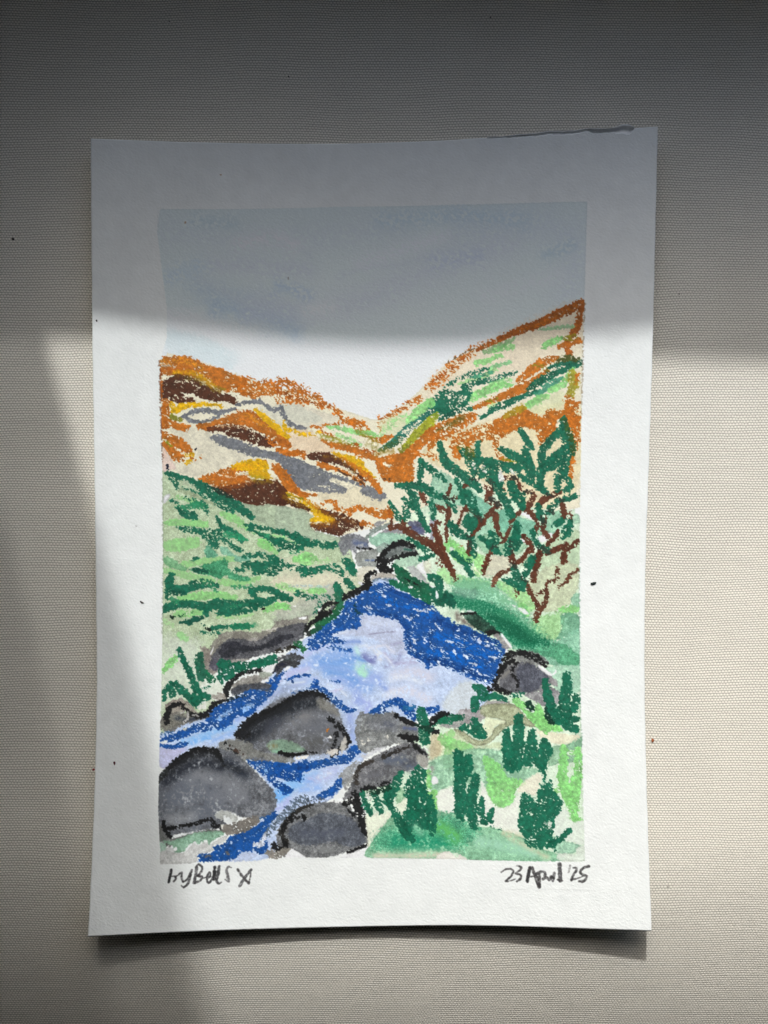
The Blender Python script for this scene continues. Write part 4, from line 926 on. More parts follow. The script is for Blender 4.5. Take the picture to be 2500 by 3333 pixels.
    wash('M', [730,780, 780,790, 760,830, 730,820], (218,218,210), a=1, e=0, r=1)
    past('n', [740,2700, 790,2690, 830,2670], [30,40,30], (120,116,110), d=.9)
    # boulder right of centre
    wash('K', [870,620, 920,560, 1000,580, 1150,570, 1280,560, 1360,640, 1440,700, 1530,720, 1540,800, 1520,860, 1400,900, 1280,900, 1100,960, 960,1000, 900,960, 860,880, 850,740], (122,126,126), a=.95, e=.10)
    wash('K', [980,640, 1100,600, 1260,570, 1350,650, 1300,760, 1200,760, 1060,760, 960,700], (112,116,122), a=.75, e=0, soft=7)
    wet('K', [1380,730, 1500,740], 60, (92,102,134), .85)
    wet('K', [1180,680, 1240,700], 90, (92,98,112), .5, .6)
    past('K', [1290,590, 1370,640, 1440,670, 1510,690], [44,40,44,40], BK, d=.96)
    past('K', [1330,810, 1420,830, 1520,840], [40,70,50], BK, d=.97)
    past('K', [1430,870, 1480,880], [40,30], BK, d=.95)
    for q in ([930,870,935,900], [990,840,992,860], [1190,820,1200,840], [985,950,990,960], [1320,890,1330,900]):
        past('K', q, 16, (214,214,206), d=.9, wx=.1)
    wash('K', [920,1030, 1040,980, 1050,960, 1160,930, 1140,960, 960,1060], (204,208,214), a=.85, e=0, r=3)
    # boulder below it
    wash('K', [720,1500, 780,1380, 820,1280, 860,1160, 980,1080, 1120,1000, 1300,920, 1440,890, 1520,900, 1600,960, 1640,1030, 1620,1150, 1500,1180, 1380,1200, 1290,1260, 1250,1330, 1100,1370, 960,1400, 860,1470], (104,106,110), a=.96, e=.08)
    wash('K', [680,1230, 760,1150, 900,1080, 860,1180, 820,1290, 740,1390, 700,1290], (140,142,140), a=.85, e=0, r=4)
    wet('K', [1200,1080, 1350,1080, 1450,1150], 150, (94,102,116), .8, .5)
    wet('K', [1380,1120, 1480,1090], 60, (76,80,88), .6, .5)
    wet('K', [1000,1240, 1150,1220], 110, (104,106,112), .6, .5)
    wash('K', [1520,1020, 1630,1030, 1630,1160, 1540,1150], (186,186,176), a=.7, e=0, soft=4)
    past('K', [860,1330, 870,1230, 920,1130, 1040,1090], [44,50,44,20], (56,52,48), d=.83)
    past('K', [1160,1040, 1240,1000, 1340,960, 1430,930], [50,40,30,20], (46,44,42), d=.87)
    past('K', [1490,920, 1530,960, 1620,1020], [40,44,20], BK, d=.76)
    wash('K', [1580,920, 1640,960, 1640,980], WH, a=.9, e=0, r=1)
    past('K', [1120,1350, 1230,1310], [44,44], BK, d=.8)
    past('K', [920,1400, 1000,1370, 1080,1390, 1090,1440], [40,50,40,24], BK, d=.88)
    wash('K', [1580,1160, 1640,1160, 1640,1172, 1590,1172], WH, a=1, e=.1, r=.4)
    # bottom boulder
    wash('n', [925,2790, 900,2740, 905,2700, 940,2650, 990,2622, 1060,2610, 1120,2615, 1160,2650, 1190,2720, 1200,2740, 1150,2765, 1100,2780, 1060,2792, 1000,2790, 950,2765], (108,111,113), a=.97, e=.06)
    wash('N', [130,860, 180,780, 380,700, 480,650, 660,660, 800,700, 880,780, 960,900, 940,980, 800,1020, 620,960, 500,980, 300,1000, 150,940], (84,90,100), a=.88, e=.05, soft=3)
    wet('N', [300,860, 500,880, 700,860], 160, (84,90,104), .5, .5)
    wet('N', [500,1040, 600,1060], 90, (128,132,132), .6, .4)
    wash('N', [0,1030, 60,1020, 160,1030, 100,1090, 0,1110], (134,132,124), a=.9, e=0, r=2)
    past('N', [110,960, 60,900, 60,840, 120,730, 180,660, 280,600, 390,560], [40,50,60,60,50,40,24], (44,44,42), d=.93)
    past('N', [60,840, 120,730, 190,660], [30,34,30], BK, d=.6)
    past('N', [150,740, 220,700, 300,690, 300,730], [34,34,34,24], BK, d=.78)
    past('N', [0,770, 60,680, 150,590, 260,520, 400,510, 480,500], [70,70,60,60,40,30], (88,98,112), d=.5, e=5)
    past('N', [100,600, 220,510, 330,490, 420,510], [40,50,50,30], (60,82,112), d=.4, e=4)
    past('M', [1240,880, 1280,820, 1360,720, 1440,640, 1560,520, 1640,490], [60,90,80,60,60,60], (96,110,124), d=.55, e=5)
    past('M', [1240,1080, 1300,1100, 1420,1080], [60,90,60], (134,130,122), d=.85)
    past('M', [1300,990, 1330,1040, 1390,1020, 1440,990], [44,40,20,30], BK, d=.8)
    past('M', [1400,950, 1450,1000], 30, BK, d=.9)
    past('N', [740,550, 840,520, 900,620, 930,720, 940,830, 980,880], [50,100,90,90,60,40], BK, d=.83)
    past('N', [840,440, 880,500], [60,70], BK, d=.78)
    past('N', [780,620, 840,690], [24,30], BK, d=.65)
    past('N', [980,890, 1010,930], 40, BK, d=.9)
    past('N', [990,990, 880,1040, 780,1080], [30,40,34], BK, d=.84)
    wash('N', [150,1050, 170,1040, 300,1120, 260,1130, 100,1130], WH, a=1, e=0, r=1)
    wash('N', [670,1120, 760,1100, 1000,1020, 1000,1130, 680,1133], WH, a=.9, e=0, r=1.5)
    wash('N', [660,490, 710,500, 700,520, 670,520], WH, a=1, e=0, r=1)
    # ---- lower right meadow
    wash('L', [280,490, 400,470, 500,440, 560,400, 740,390, 780,420, 700,430, 560,440, 520,500, 540,560, 400,640, 300,560], (158,152,154), a=.85, e=.14)
    wash('K', [1540,720, 1659,680, 1659,860, 1600,900, 1540,820], (60,110,86), a=.7, e=0)
    wash('L', [100,560, 300,520, 400,560, 300,660, 200,660, 100,640], (150,150,150), a=.85, e=.05)
    wash('L', [490,500, 520,440, 660,420, 840,430, 900,500, 960,570, 1050,650, 940,640, 900,620, 780,640, 700,700, 640,760, 560,820, 480,840, 400,820, 320,770, 240,700, 240,670, 340,700, 430,770, 520,780, 600,730, 620,670, 700,610, 740,600, 640,570, 540,550], (160,166,138), a=.95, e=.35, r=1.3)
    wash('L', [550,560, 640,575, 740,600, 640,650, 600,730, 540,780, 440,760, 420,690, 520,640], (220,226,196), a=.85, e=.05)
    wash('L', [230,680, 400,820, 500,840, 640,800, 720,820, 720,880, 620,860, 500,920, 300,930, 100,1000, 60,900, 60,780, 160,700], (196,208,176), a=.85, e=.05, soft=3)
    wash('L', [0,740, 80,720, 120,860, 80,960, 0,960], (190,178,150), a=.8, e=0, soft=6)
    past('L', [120,760, 200,820, 380,850], [90,110,80], LG, d=.97, a=.75)
    past('L', [210,700, 180,820, 180,1000], [60,70,110], LG, d=.95, a=.6)
    wash('L', [0,1000, 240,900, 440,860, 700,890, 900,1040, 1100,1060, 1040,1120, 900,1170, 700,1200, 520,1260, 300,1200, 40,1310, 0,1300], (140,184,156), a=.85, e=.08, soft=2.5, mot=.12)
    wet('L', [600,1060, 750,1080, 900,1160], 110, (128,166,142), .6)
    wet('L', [20,1050, 0,1120], 60, (146,142,142), .7)
    wash('L', [20,1150, 60,1140, 80,1200, 20,1210], WH, a=1, e=.05, r=.6)
    wash('L', [1160,1040, 1180,860, 1300,830, 1350,820, 1490,740, 1490,840, 1380,880, 1350,920, 1495,940, 1495,980, 1380,1000, 1260,1010], (140,178,150), a=.9, e=.16, r=1.3)
    wash('L', [1340,840, 1400,780, 1490,750, 1490,850, 1370,880], (134,176,148), a=.8, e=.2, r=1)
    wash('L', [1060,680, 1300,720, 1480,740, 1300,830, 1150,780, 1060,730], (226,224,200), a=.9, e=.05)
    fill('L', [800,400, 860,370, 960,440, 1080,480, 1130,560, 1220,640, 1300,690, 1200,680, 1140,720, 1060,660, 960,560, 900,480], LG, d=.99, a=.95)
    past('L', [1010,540, 1100,610, 1260,670], [100,90,60], LG, d=.97, a=.95)
    past('L', [1060,460, 1100,560], [60,90], LG, d=.97, a=.85)
    wash('L', [920,460, 1010,480, 1020,510, 960,490], WH, a=.9, e=0, r=1)
    fill('L', [520,950, 600,960, 700,1040, 760,1150, 900,1170, 930,1210, 850,1260, 800,1400, 700,1450, 620,1400, 560,1300, 560,1150], LG, d=.97, a=.9)
    past('L', [1310,860, 1310,1000, 1300,1150, 1340,1300, 1400,1420, 1420,1560], [70,80,100,110,110,60], LG, d=.96, a=.95)
    past('L', [1450,880, 1450,1100, 1420,1250, 1410,1380], [60,90,120,110], LG, d=.93, a=.95)
    past('L', [1380,1540, 1490,1560], [50,30], LG, d=.93, a=.95)
    past('L', [1230,1290, 1330,1250], 50, LG, d=.9, a=.9)
    past('L', [1390,900, 1440,890], 50, LG, d=.8, a=.8)
    past('O', [30,410, 40,540], [90,80], LG, d=.97, a=.95)
    past('K', [1640,1200, 1650,1640], [50,50], LG, d=.9, a=.85)
    past('N', [1640,420, 1650,600], [60,40], (170,224,150), d=.9, a=.9)
    wash('N', [980,660, 1240,640, 1250,700, 1130,830, 1040,950, 1000,1100, 980,900, 960,700], (226,232,214), a=.95, e=.06)
    wash('N', [1290,560, 1420,480, 1430,640, 1340,660], (228,236,216), a=.9, e=.1)
    wash('N', [1280,380, 1340,370, 1400,460, 1300,550], (150,190,156), a=.9, e=.12)
    wash('O', [75,390, 150,355, 235,350, 240,590, 150,590, 75,560], (231,235,227), a=.9, e=.04)
    wash('O', [500,250, 560,380, 640,530, 780,520, 880,400, 870,560, 870,700, 860,800, 760,770, 650,740, 480,690, 480,620, 500,440], (230,234,226), a=.85, e=.03, soft=2)
    wash('O', [930,280, 1060,200, 1100,230, 1080,310, 1040,420, 960,400, 860,380], (230,226,208), a=.8, e=.03)
    wash('O', [1200,640, 1330,560, 1400,680, 1510,680, 1510,900, 1340,860, 1210,800], (218,229,219), a=.85, e=.05)
    # foreground green hump
    wash('n', [1199,2793, 1212,2740, 1240,2700, 1275,2660, 1330,2690, 1380,2660, 1420,2638, 1450,2645, 1485,2648, 1550,2688, 1600,2693, 1650,2708, 1690,2720, 1760,2760, 1810,2778, 1825,2803, 1520,2801, 1500,2785, 1480,2775, 1430,2790, 1400,2795], (138,188,156), a=.95, e=.16, r=1.4)
    wash('n', [1215,2740, 1250,2700, 1320,2690, 1390,2690, 1450,2650, 1520,2680, 1560,2700, 1500,2760, 1400,2755, 1300,2760, 1230,2770], (72,150,118), a=.8, e=0, soft=10, r=8, gr=.15)
    wet('n', [1290,2740, 1380,2740, 1450,2740], 70, (40,140,108), .6, .6)
    wet('n', [1430,2690, 1480,2720], 60, (98,176,104), .7, .5)
    wet('n', [1560,2740, 1680,2760, 1740,2780], 50, (160,206,182), .7, .5)
    wet('n', [1220,2785, 1330,2785, 1450,2780], 26, (206,206,186), .7, .3)
    wet('n', [1780,2790, 1640,2712, 1700,2720], 26, (206,206,180), .5, .3)
    wash('O', [60,1040, 100,990, 190,970, 260,1030, 300,1000, 360,1050, 200,1045], (232,230,222), a=.95, e=.08, r=1)
    wash('O', [1190,820, 1340,870, 1420,890, 1500,920, 1440,940, 1420,980, 1320,995, 1240,980, 1180,900], (158,198,174), a=.92, e=.2, r=1.2)
    wash('O', [1240,1010, 1300,990, 1420,1000, 1450,930, 1510,920, 1510,1070, 1290,1060], (214,226,214), a=.9, e=.1)
    # dark green pastel tufts
    past('n', [1660,1,1660,1], 1, DG, d=0)
    past('L', [440,260, 500,290, 520,350], [60,110,110], DG, d=.97)
    past('L', [440,380, 440,460], [80,90], DG, d=.97)
    past('L', [560,350, 640,350, 740,380], [60,70,50], DG, d=.85)
    past('L', [800,340, 900,330], [40,44], DG, d=.4)
    past('L', [320,660, 360,660], [60,60], DG, d=.95)
    past('L', [430,590, 460,660, 500,720], [70,110,110], DG, d=.97)
    past('L', [400,700, 480,740, 550,750], [50,60,30], DG, d=.9)
    past('L', [20,620, 120,570, 220,560, 320,560], [60,80,70,50], (24,94,70), d=.9)
    past('L', [0,620, 60,560, 120,530, 170,520], [60,60,60,40], BK, d=.88)
    past('L', [0,680, 60,700], [50,50], BK, d=.9)
    past('L', [120,590, 200,590], 60, (30,110,82), d=.7)
    past('K', [1560,550, 1580,650, 1600,860], [100,130,110], DG, d=.93)
    past('K', [1520,690, 1659,750], [40,60], (24,60,48), d=.9)
    past('L', [750,700, 760,850, 780,1000, 800,1050], [70,110,130,100], DG, d=.96)
    past('L', [870,560, 870,700, 860,850, 850,1020], [90,110,120,120], DG, d=.96)
    past('L', [1000,700, 990,850, 960,980], [60,130,130], DG, d=.94)
    past('L', [1120,800, 1130,880, 1080,980, 1100,1050], [80,140,140,90], DG, d=.96)
    past('L', [1110,1040, 1120,1100, 1130,1170], [50,30,14], DG, d=.7)
    past('L', [970,430, 1000,460], [70,60], (14,50,38), d=.95)
    past('L', [1130,200, 1150,330, 1200,470, 1240,580], [60,90,100,90], DG, d=.97)
    past('L', [1140,470, 1160,560, 1200,610], [30,60,40], (14,50,40), d=.97)
    past('L', [1340,150, 1340,280, 1320,400, 1330,530], [80,110,110,140], DG, d=.95)
    past('L', [1420,360, 1440,380, 1400,480], [70,80,80], DG, d=.95)
    past('L', [1280,600, 1400,580, 1450,570], [60,80,40], DG, d=.96)
    past('L', [1330,640, 1420,670, 1440,700], [70,80,30], DG, d=.96)
    past('L', [1220,480, 1280,560], 120, DG, d=.9)
    fill('O', [235,0, 320,0, 330,60, 340,40, 410,60, 410,180, 370,260, 350,300, 360,400, 400,270, 430,200, 485,220, 485,300, 460,440, 460,560, 460,740, 400,740, 370,640, 340,590, 330,680, 290,660, 240,600, 240,450, 225,350, 240,200], DG, d=.965)
    past('L', [270,900, 280,1050], [70,90], DG, d=.96)
    past('L', [370,950, 370,1100], [70,90], DG, d=.96)
    past('O', [510,450, 500,560, 520,680], [50,70,60], DG, d=.95)
    past('O', [540,690, 580,640, 610,560], [40,60,44], DG, d=.95)
    past('O', [600,680, 620,730], [40,20], DG, d=.9)
    past('O', [680,745, 700,765], 20, DG, d=.45)
    fill('O', [910,400, 960,410, 1000,450, 1050,460, 1060,370, 1090,360, 1080,310, 1130,320, 1170,270, 1200,300, 1200,360, 1260,420, 1310,500, 1280,570, 1240,620, 1220,690, 1210,760, 1200,860, 1180,930, 1120,920, 1080,940, 960,910, 920,830, 870,720, 880,600, 890,470], DG, d=.91)
    past('O', [1140,700, 1190,690, 1170,730], 24, (218,226,214), d=.8, wx=.1)
    past('O', [1170,900, 1260,860, 1320,810, 1370,760], [60,60,54,44], DG, d=.97)
    past('O', [1215,900, 1230,960], [40,20], DG, d=.97)
    past('O', [1120,180, 1125,290], 24, DG, d=.5)
    # green over the lower boulder
    past('K', [1530,1160, 1500,1250, 1450,1380, 1480,1500, 1480,1640], [60,110,130,130,160], DG, d=.93)
    past('K', [1590,1200, 1570,1350, 1590,1500], [60,80,70], DG, d=.8)
    past('K', [1340,1220, 1290,1330, 1230,1440, 1180,1520], [60,110,120,80], DG, d=.90)
    past('N', [930,440, 970,560, 1020,660], [50,80,50], DG, d=.95)
    past('N', [1050,440, 1100,560, 1130,640], [60,80,50], DG, d=.93)
    past('N', [1180,420, 1230,560, 1270,640, 1340,760, 1400,860, 1470,940], [70,80,60,110,130,60], DG, d=.95)
    fill('N', [1370,420, 1450,300, 1540,330, 1620,380, 1640,500, 1600,560, 1659,620, 1659,820, 1560,820, 1500,780, 1440,900, 1380,820, 1340,680, 1430,600, 1420,500], DG, d=.94)
    past('N', [1000,440, 1140,400, 1220,380], [60,60,40], (26,60,46), d=.7)
    past('N', [980,450, 1000,520], 30, (226,230,224), d=.7, wx=.1)
    past('n', [1395,2600, 1402,2660, 1408,2700], [30,40,24], DG, d=.85)
    wet('N', [1500,800, 1560,870], 90, (120,180,152), .6)
    past('O', [0,700, 20,800], [30,40], DG, d=.85)
    # ---- the shrub: brown twigs, then green pastel, in tile F/I
    BRS = [
     ('F',[200,840, 180,920, 170,970, 190,1060, 170,1200, 160,1380],[24,40,50,50,50,34],.93),
     ('F',[60,1040, 120,1080, 170,1090],[34,60,40],.8), ('F',[380,830, 330,860],[44,40],.7),
     ('F',[240,960, 210,1000],[50,40],.6), ('F',[350,1040, 310,1130, 270,1250],[28,28,24],.9),
     ('F',[360,1080, 440,1110, 490,1190, 520,1190],[44,60,50,30],.88), ('F',[640,1060, 560,1140, 490,1230, 420,1320, 390,1380, 380,1500],[40,44,50,46,50,44],.96),
     ('F',[540,860, 590,900, 560,980, 640,1030, 690,1050],[36,80,60,60,40],.75), ('F',[640,1120, 650,1220, 680,1330],[50,56,40],.93),
     ('F',[680,1340, 710,1360],[40,30],.85), ('F',[880,1100, 820,1170, 790,1200],[34,40,44],.9), ('F',[800,1240, 760,1320, 730,1390, 660,1420],[30,36,30,16],.9),
     ('F',[680,960, 690,1040],[26,30],.7), ('F',[720,850, 720,890],[40,30],.6), ('F',[740,770, 830,780, 870,850, 930,900, 1010,920, 1000,990, 960,1050],[50,60,44,44,44,60,60],.8),
     ('F',[950,1080, 1000,1130, 1050,1190, 1040,1310],[50,44,44,30],.93), ('F',[1270,910, 1170,950, 1100,1000, 1060,1060],[44,60,60,50],.93),
     ('F',[1290,1010, 1310,1090, 1310,1170],[40,56,40],.93), ('F',[1110,1150, 1120,1200, 1110,1280, 1160,1350],[60,56,50,34],.88),
     ('F',[1380,1100, 1350,1150],[20,20],.6), ('F',[1380,1140, 1390,1180],30,.8), ('F',[1250,1300, 1230,1360, 1160,1410, 1130,1460],[44,44,36,34],.93),
     ('F',[900,1340, 950,1390, 1000,1420, 990,1480],[34,40,60,60],.82), ('F',[970,1470, 920,1550, 850,1620],[34,36,30],.85),
     ('F',[800,1490, 800,1560, 830,1620],[40,60,50],.88), ('F',[1150,1510, 1260,1470, 1320,1430, 1350,1440],[40,44,60,30],.9), ('F',[1460,1390, 1400,1440, 1340,1480, 1310,1580],[34,44,50,60],.93),
     ('F',[1080,1500, 1040,1600, 1030,1659],[60,66,66],.97), ('F',[60,1200, 50,1270, 90,1360, 110,1470, 150,1560, 200,1659],[30,34,50,56,66,66],.97),
     ('F',[0,1420, 60,1470, 120,1520],[60,66,70],.97), ('F',[60,1210, 90,1220],[40,30],.93), ('F',[100,1590, 110,1630],[70,40],.5), ('F',[580,1520, 560,1580, 530,1659],[44,50,44],.9),
     ('I',[20,30, 60,130, 110,240, 160,380, 210,470, 250,570],[30,50,56,70,60,30],.97), ('I',[0,220, 60,260, 120,320],[60,70,70],.97), ('E',[1230,1380, 1350,1380, 1430,1440, 1540,1500, 1659,1550],[50,60,70,80,80],.97),
     ('E',[1350,1280, 1380,1350, 1420,1400],[30,50,50],.9), ('E',[1560,1000, 1590,1060, 1640,1120],[50,60,40],.75), ('E',[1245,1290, 1245,1380],[16,20],.85),
     ('I',[480,0, 520,0, 440,80, 400,150, 380,230, 390,320],[40,60,50,46,46,40],.95), ('I',[600,280, 560,380, 520,510],[40,46,34],.95),
     ('I',[800,280, 800,360, 830,410],[50,70,50],.9), ('I',[960,280, 920,340, 850,400, 790,460, 700,500, 640,550, 620,620],[36,36,34,34,44,50,30],.9),
     ('I',[1080,290, 1050,400, 1020,500, 1010,570],[60,66,60,50],.97), ('I',[1000,560, 1040,560],[40,24],.95),
     ('I',[1180,280, 1290,250, 1350,230],[44,44,40],.9), ('I',[1460,180, 1380,240, 1320,290, 1310,380],[40,44,56,60],.93),
     ('I',[1250,440, 1250,500, 1230,560, 1160,590, 1130,650, 1050,710],[24,44,50,40,34,30],.7), ('I',[1450,470, 1370,530, 1330,590, 1260,640],[24,44,34,24],.75),
     ('I',[940,590, 970,660, 1020,750, 1060,820],[34,44,44,44],.95), ('I',[1140,640, 1145,740, 1110,820, 1060,880, 1040,960, 1035,980],[34,44,50,66,44,20],.95),
     ('I',[80,400, 120,410],[60,50],.5), ('I',[820,650, 840,690],20,.7), ('I',[880,670, 850,720],24,.6), ('I',[900,120, 960,170, 1000,240, 1010,280],[34,40,50,40],.85),
     ('I',[1250,100, 1220,150, 1150,210],[44,44,36],.93)]
    for t, q, w, d in BRS: past(t, q, w, BR, d=d, e=2.2)
    past('I', [640,560, 610,620], [50,30], (150,110,90), d=.5, a=.6)
    past('I', [280,250, 300,240], 14, (150,100,70), d=.5, a=.7)
    GRS = [
     ('F',[90,430, 120,520, 160,620, 240,690, 320,750, 420,820, 500,900],[50,70,90,90,80,80,40],.96), ('F',[0,690, 60,730, 150,800],[50,70,40],.75),
     ('F',[320,510, 400,600, 460,720, 540,720],[60,110,110,90],.9), ('F',[470,420, 465,560],[46,56],.95), ('F',[480,600, 600,620, 700,660, 860,680],[70,90,110,90],.93),
     ('F',[560,660, 640,740, 680,830],[110,110,90],.93), ('F',[690,480, 780,540, 880,580, 960,640, 1000,770],[50,70,80,110,80],.96), ('F',[930,490, 960,600],[60,90],.95),
     ('F',[890,300, 930,370, 980,450, 1010,490],[50,60,60,40],.95), ('F',[1310,190, 1320,300, 1360,440, 1330,600, 1320,780],[50,110,110,90,50],.9),
     ('F',[1300,280, 1200,380, 1120,480, 1090,560, 1110,680],[60,80,80,70,90],.95), ('F',[1120,660, 1250,560, 1330,500],[90,110,110],.93),
     ('F',[1180,640, 1260,600],[130,110],.85), ('F',[1090,700, 1080,820, 1060,860],[90,70,60],.95), ('F',[880,750, 1000,820, 1100,880, 1160,930],[44,56,60,40],.93),
     ('F',[1300,600, 1260,760, 1250,880],[60,70,60],.93), ('F',[1330,760, 1380,850, 1340,890],[50,60,60],.8), ('F',[1320,980, 1430,950],[60,50],.95),
     ('F',[1420,450, 1410,540],[40,30],.7), ('F',[1260,990, 1200,1050, 1160,1110],[60,80,60],.93), ('F',[1060,1050, 1080,1130, 1100,1180],[60,80,60],.88),
     ('F',[800,840, 830,920, 880,1010, 910,1060],[90,90,80,50],.95), ('F',[900,940, 910,1050],[80,60],.85), ('F',[780,830, 820,960],[60,70],.9),
     ('F',[640,830, 700,940, 760,1040, 800,1140],[60,80,80,70],.96), ('F',[560,760, 640,850],[50,60],.8), ('F',[250,770, 290,860, 310,940, 330,1010],[34,40,60,60],.85),
     ('F',[330,920, 400,960, 420,1050, 470,1130],[80,90,80,60],.9), ('F',[0,920, 90,950, 160,980, 230,1060, 250,1100],[60,60,50,50,30],.85),
     ('F',[0,1000, 30,1080, 30,1160],[60,60,40],.85), ('F',[370,1160, 430,1200, 400,1270],[60,90,70],.93), ('F',[200,1220, 270,1290, 350,1350, 380,1370],[60,70,50,30],.95),
     ('F',[220,1300, 260,1310],[40,50],.9), ('F',[400,1380, 430,1440, 420,1520],[50,60,50],.85), ('F',[500,1350, 570,1410, 630,1470, 680,1510],[40,60,60,34],.95),
     ('F',[620,1320, 640,1400],[60,70],.93), ('F',[850,1220, 850,1320, 820,1400, 770,1500],[60,80,70,60],.95), ('F',[860,1400, 850,1460],[80,60],.85),
     ('F',[1300,1190, 1230,1230, 1210,1240],[60,60,40],.88), ('F',[1380,1210, 1350,1300, 1310,1350],[60,80,50],.93), ('F',[1020,1330, 1050,1420, 1110,1470, 1150,1480],[60,60,50,60],.8),
     ('F',[1000,1560, 960,1640],[60,80],.88), ('E',[1560,660, 1560,760, 1540,900],[50,70,60],.93), ('E',[1590,700, 1659,740],[60,70],.93),
     ('E',[1300,930, 1420,930, 1560,940, 1659,980],[50,70,90,90],.95), ('E',[1430,970, 1480,1060, 1500,1150],[60,110,90],.96), ('E',[1380,1080, 1440,1150],[50,60],.85),
     ('E',[1220,1110, 1280,1200, 1320,1290],[30,60,70],.88), ('E',[1400,1150, 1410,1250, 1400,1290],[80,90,60],.72), ('E',[1500,1190, 1560,1260, 1600,1350, 1640,1420],[50,60,60,60],.93),
     ('E',[1420,1500, 1520,1540],[40,50],.9),
     ('I',[200,20, 230,80, 320,130, 370,160],[60,80,60,30],.95), ('I',[220,300, 300,360, 360,430, 400,510],[50,56,60,60],.96), ('I',[410,170, 430,250, 440,330],[60,60,40],.8),
     ('I',[380,380, 400,420],[50,40],.7), ('I',[490,150, 580,220, 650,280, 690,310],[40,60,60,30],.95), ('I',[600,110, 640,170],[60,80],.93), ('I',[850,40, 850,160, 840,250],[80,80,70],.95),
     ('I',[800,170, 760,240, 750,310],[60,70,40],.85), ('I',[1000,90, 1030,190, 1080,240, 1140,270],[60,60,50,60],.75), ('I',[1330,60, 1310,150],[70,50],.9),
     ('I',[1010,350, 970,430, 930,520],[70,80,50],.93), ('I',[820,450, 860,540, 900,640],[60,90,80],.96), ('I',[730,565, 800,590, 880,640],[40,60,60],.95),
     ('I',[910,500, 930,590],[24,40],.85), ('I',[350,0, 400,50],[80,90],.93)]
    for t, q, w, d in GRS: past(t, q, w, DG, d=d, e=2.4)
    past('F', [1310,210, 1370,330, 1390,420, 1400,520], [40,50,50,40], (60,84,40), d=.6, a=.85)
    past('F', [370,520, 400,560], 70, (74,94,44), d=.5, a=.8)
    for t, q, w in (('F',[150,960, 220,990],50), ('F',[600,980, 670,1030],50), ('F',[590,800, 620,850],50), ('F',[790,760, 850,780],40), ('F',[930,890, 990,920],30),
                    ('F',[1150,930, 1200,940],34), ('F',[1260,970, 1310,990],36), ('F',[1100,1160, 1120,1220],50), ('F',[1170,1090, 1200,1110],40), ('I',[380,140, 390,260],44),
                    ('I',[1060,250, 1170,290],40), ('I',[610,250, 640,230],30), ('I',[790,190, 810,280],34), ('I',[900,540, 950,570],34), ('F',[400,780, 470,790],26), ('F',[450,1140, 500,1180],34), ('I',[790,420, 850,440],34)):
        past(t, q, w, (48,56,48), d=.62, a=.8)
    past('F', [520,660, 540,700], 40, (226,226,214), d=.6, wx=.1)
    past('F', [690,710, 700,780], [30,44], (232,234,230), d=.95, wx=.1)
    past('F', [430,640, 435,670], 24, (226,226,214), d=.8, wx=.1)
    past('F', [800,700, 830,720], 36, (226,226,214), d=.5, wx=.1)
    past('I', [400,430, 490,500], 6, (214,236,190), d=1, a=.8, e=1)
    past('I', [440,450, 500,520], 6, (224,240,206), d=1, a=.8, e=1)

    # the pressed black line of the left bank and the black rubbed into the boulders
    for q, w in (([340,1150, 350,1100, 420,1060, 500,1010, 580,970],[40,40,46,56,40]), ([740,810, 800,780, 870,750, 940,705, 980,680, 1000,640, 975,610, 995,570, 1070,540],[44,60,46,56,50,50,42,42,36]), ([1090,410, 1160,330, 1230,270, 1330,225, 1420,240, 1490,265],[44,54,54,60,54,24]),
                 ([1110,430, 1180,440, 1110,480, 1180,505, 1240,520],[40,44,60,66,50])):
        past('H', q, w, BK, d=.9)
    for t, q, w, a in (('J',[960,800, 1080,700, 1200,620, 1330,570, 1480,500],70,.85), ('K',[20,530, 130,470, 250,410, 400,380],60,.85), ('J',[190,1210, 300,1110, 420,1040, 560,1010],64,.85), ('J',[640,1030, 740,1110, 860,1160, 940,1200],60,.7),
                       ('J',[1060,820, 1160,760],60,.5), ('G',[760,1420, 900,1370, 1080,1370, 1260,1320],50,.6)):
        smear(t, q, w, (36,39,43), a)

    # masking tape: bare paper outside a straight edged frame
    fr = cv('n', [511,680, 800,680, 1110,673, 1500,664, 1912,656, 1903,980, 1896,1180, 1892,1400, 1888,1700, 1887,2000, 1889,2250, 1896,2450, 1902,2700, 1904,2806, 1700,2803, 1560,2800, 1480,2797,
                  1350,2794, 1150,2792, 950,2792, 840,2804, 700,2808, 521,2814, 520,2740, 515,2640, 517,2520, 520,2400, 526,2200, 529,2060, 531,1850, 530,1650, 528,1500, 524,1340, 519,1176, 543,1100, 543,1000, 512,760])
    bb = (0, CW, 0, CH)
    dd = sdist(fr, True, bb)+.25*MID+.15*FINE+1.0*np.clip(BIG-1.6, 0, 2)
    keep = ss(dd, -.5, .7)[..., None]
    canvas[:] = canvas*keep+bare*(1-keep)
    relief[:] = relief*keep[..., 0]; wax[:] = wax*keep[..., 0]
    # taped border scraps and specks of pastel dust
    past('n', [519,1175, 522,1300, 528,1500], 2.5, (96,62,44), d=.9, e=1.0, a=.55)
    past('n', [529,1560, 531,1800, 528,2060], 2.5, (120,132,112), d=.8, e=1.0, a=.4)
    past('n', [1903,985, 1897,1180, 1893,1350], 2.5, (110,84,52), d=.8, e=1.0, a=.4)
    past('n', [1887,1820, 1887,2050, 1889,2300, 1895,2430], 2.5, (110,150,126), d=.7, e=1.0, a=.35)
    r = np.random.RandomState(11)
    for i in range(5):
        x = r.uniform(420, 2060); y = r.uniform(520, 2960)
        past('n', [x, y, x+r.uniform(-3, 3), y+r.uniform(-3, 3)], r.uniform(.8, 2.2), (110,106,104) if i % 4 else (150,112,76), d=.9, a=r.uniform(.35, .8), e=1.0, wx=.1)
    # ---- pencil: signature and date
    K = (58, 57, 58)
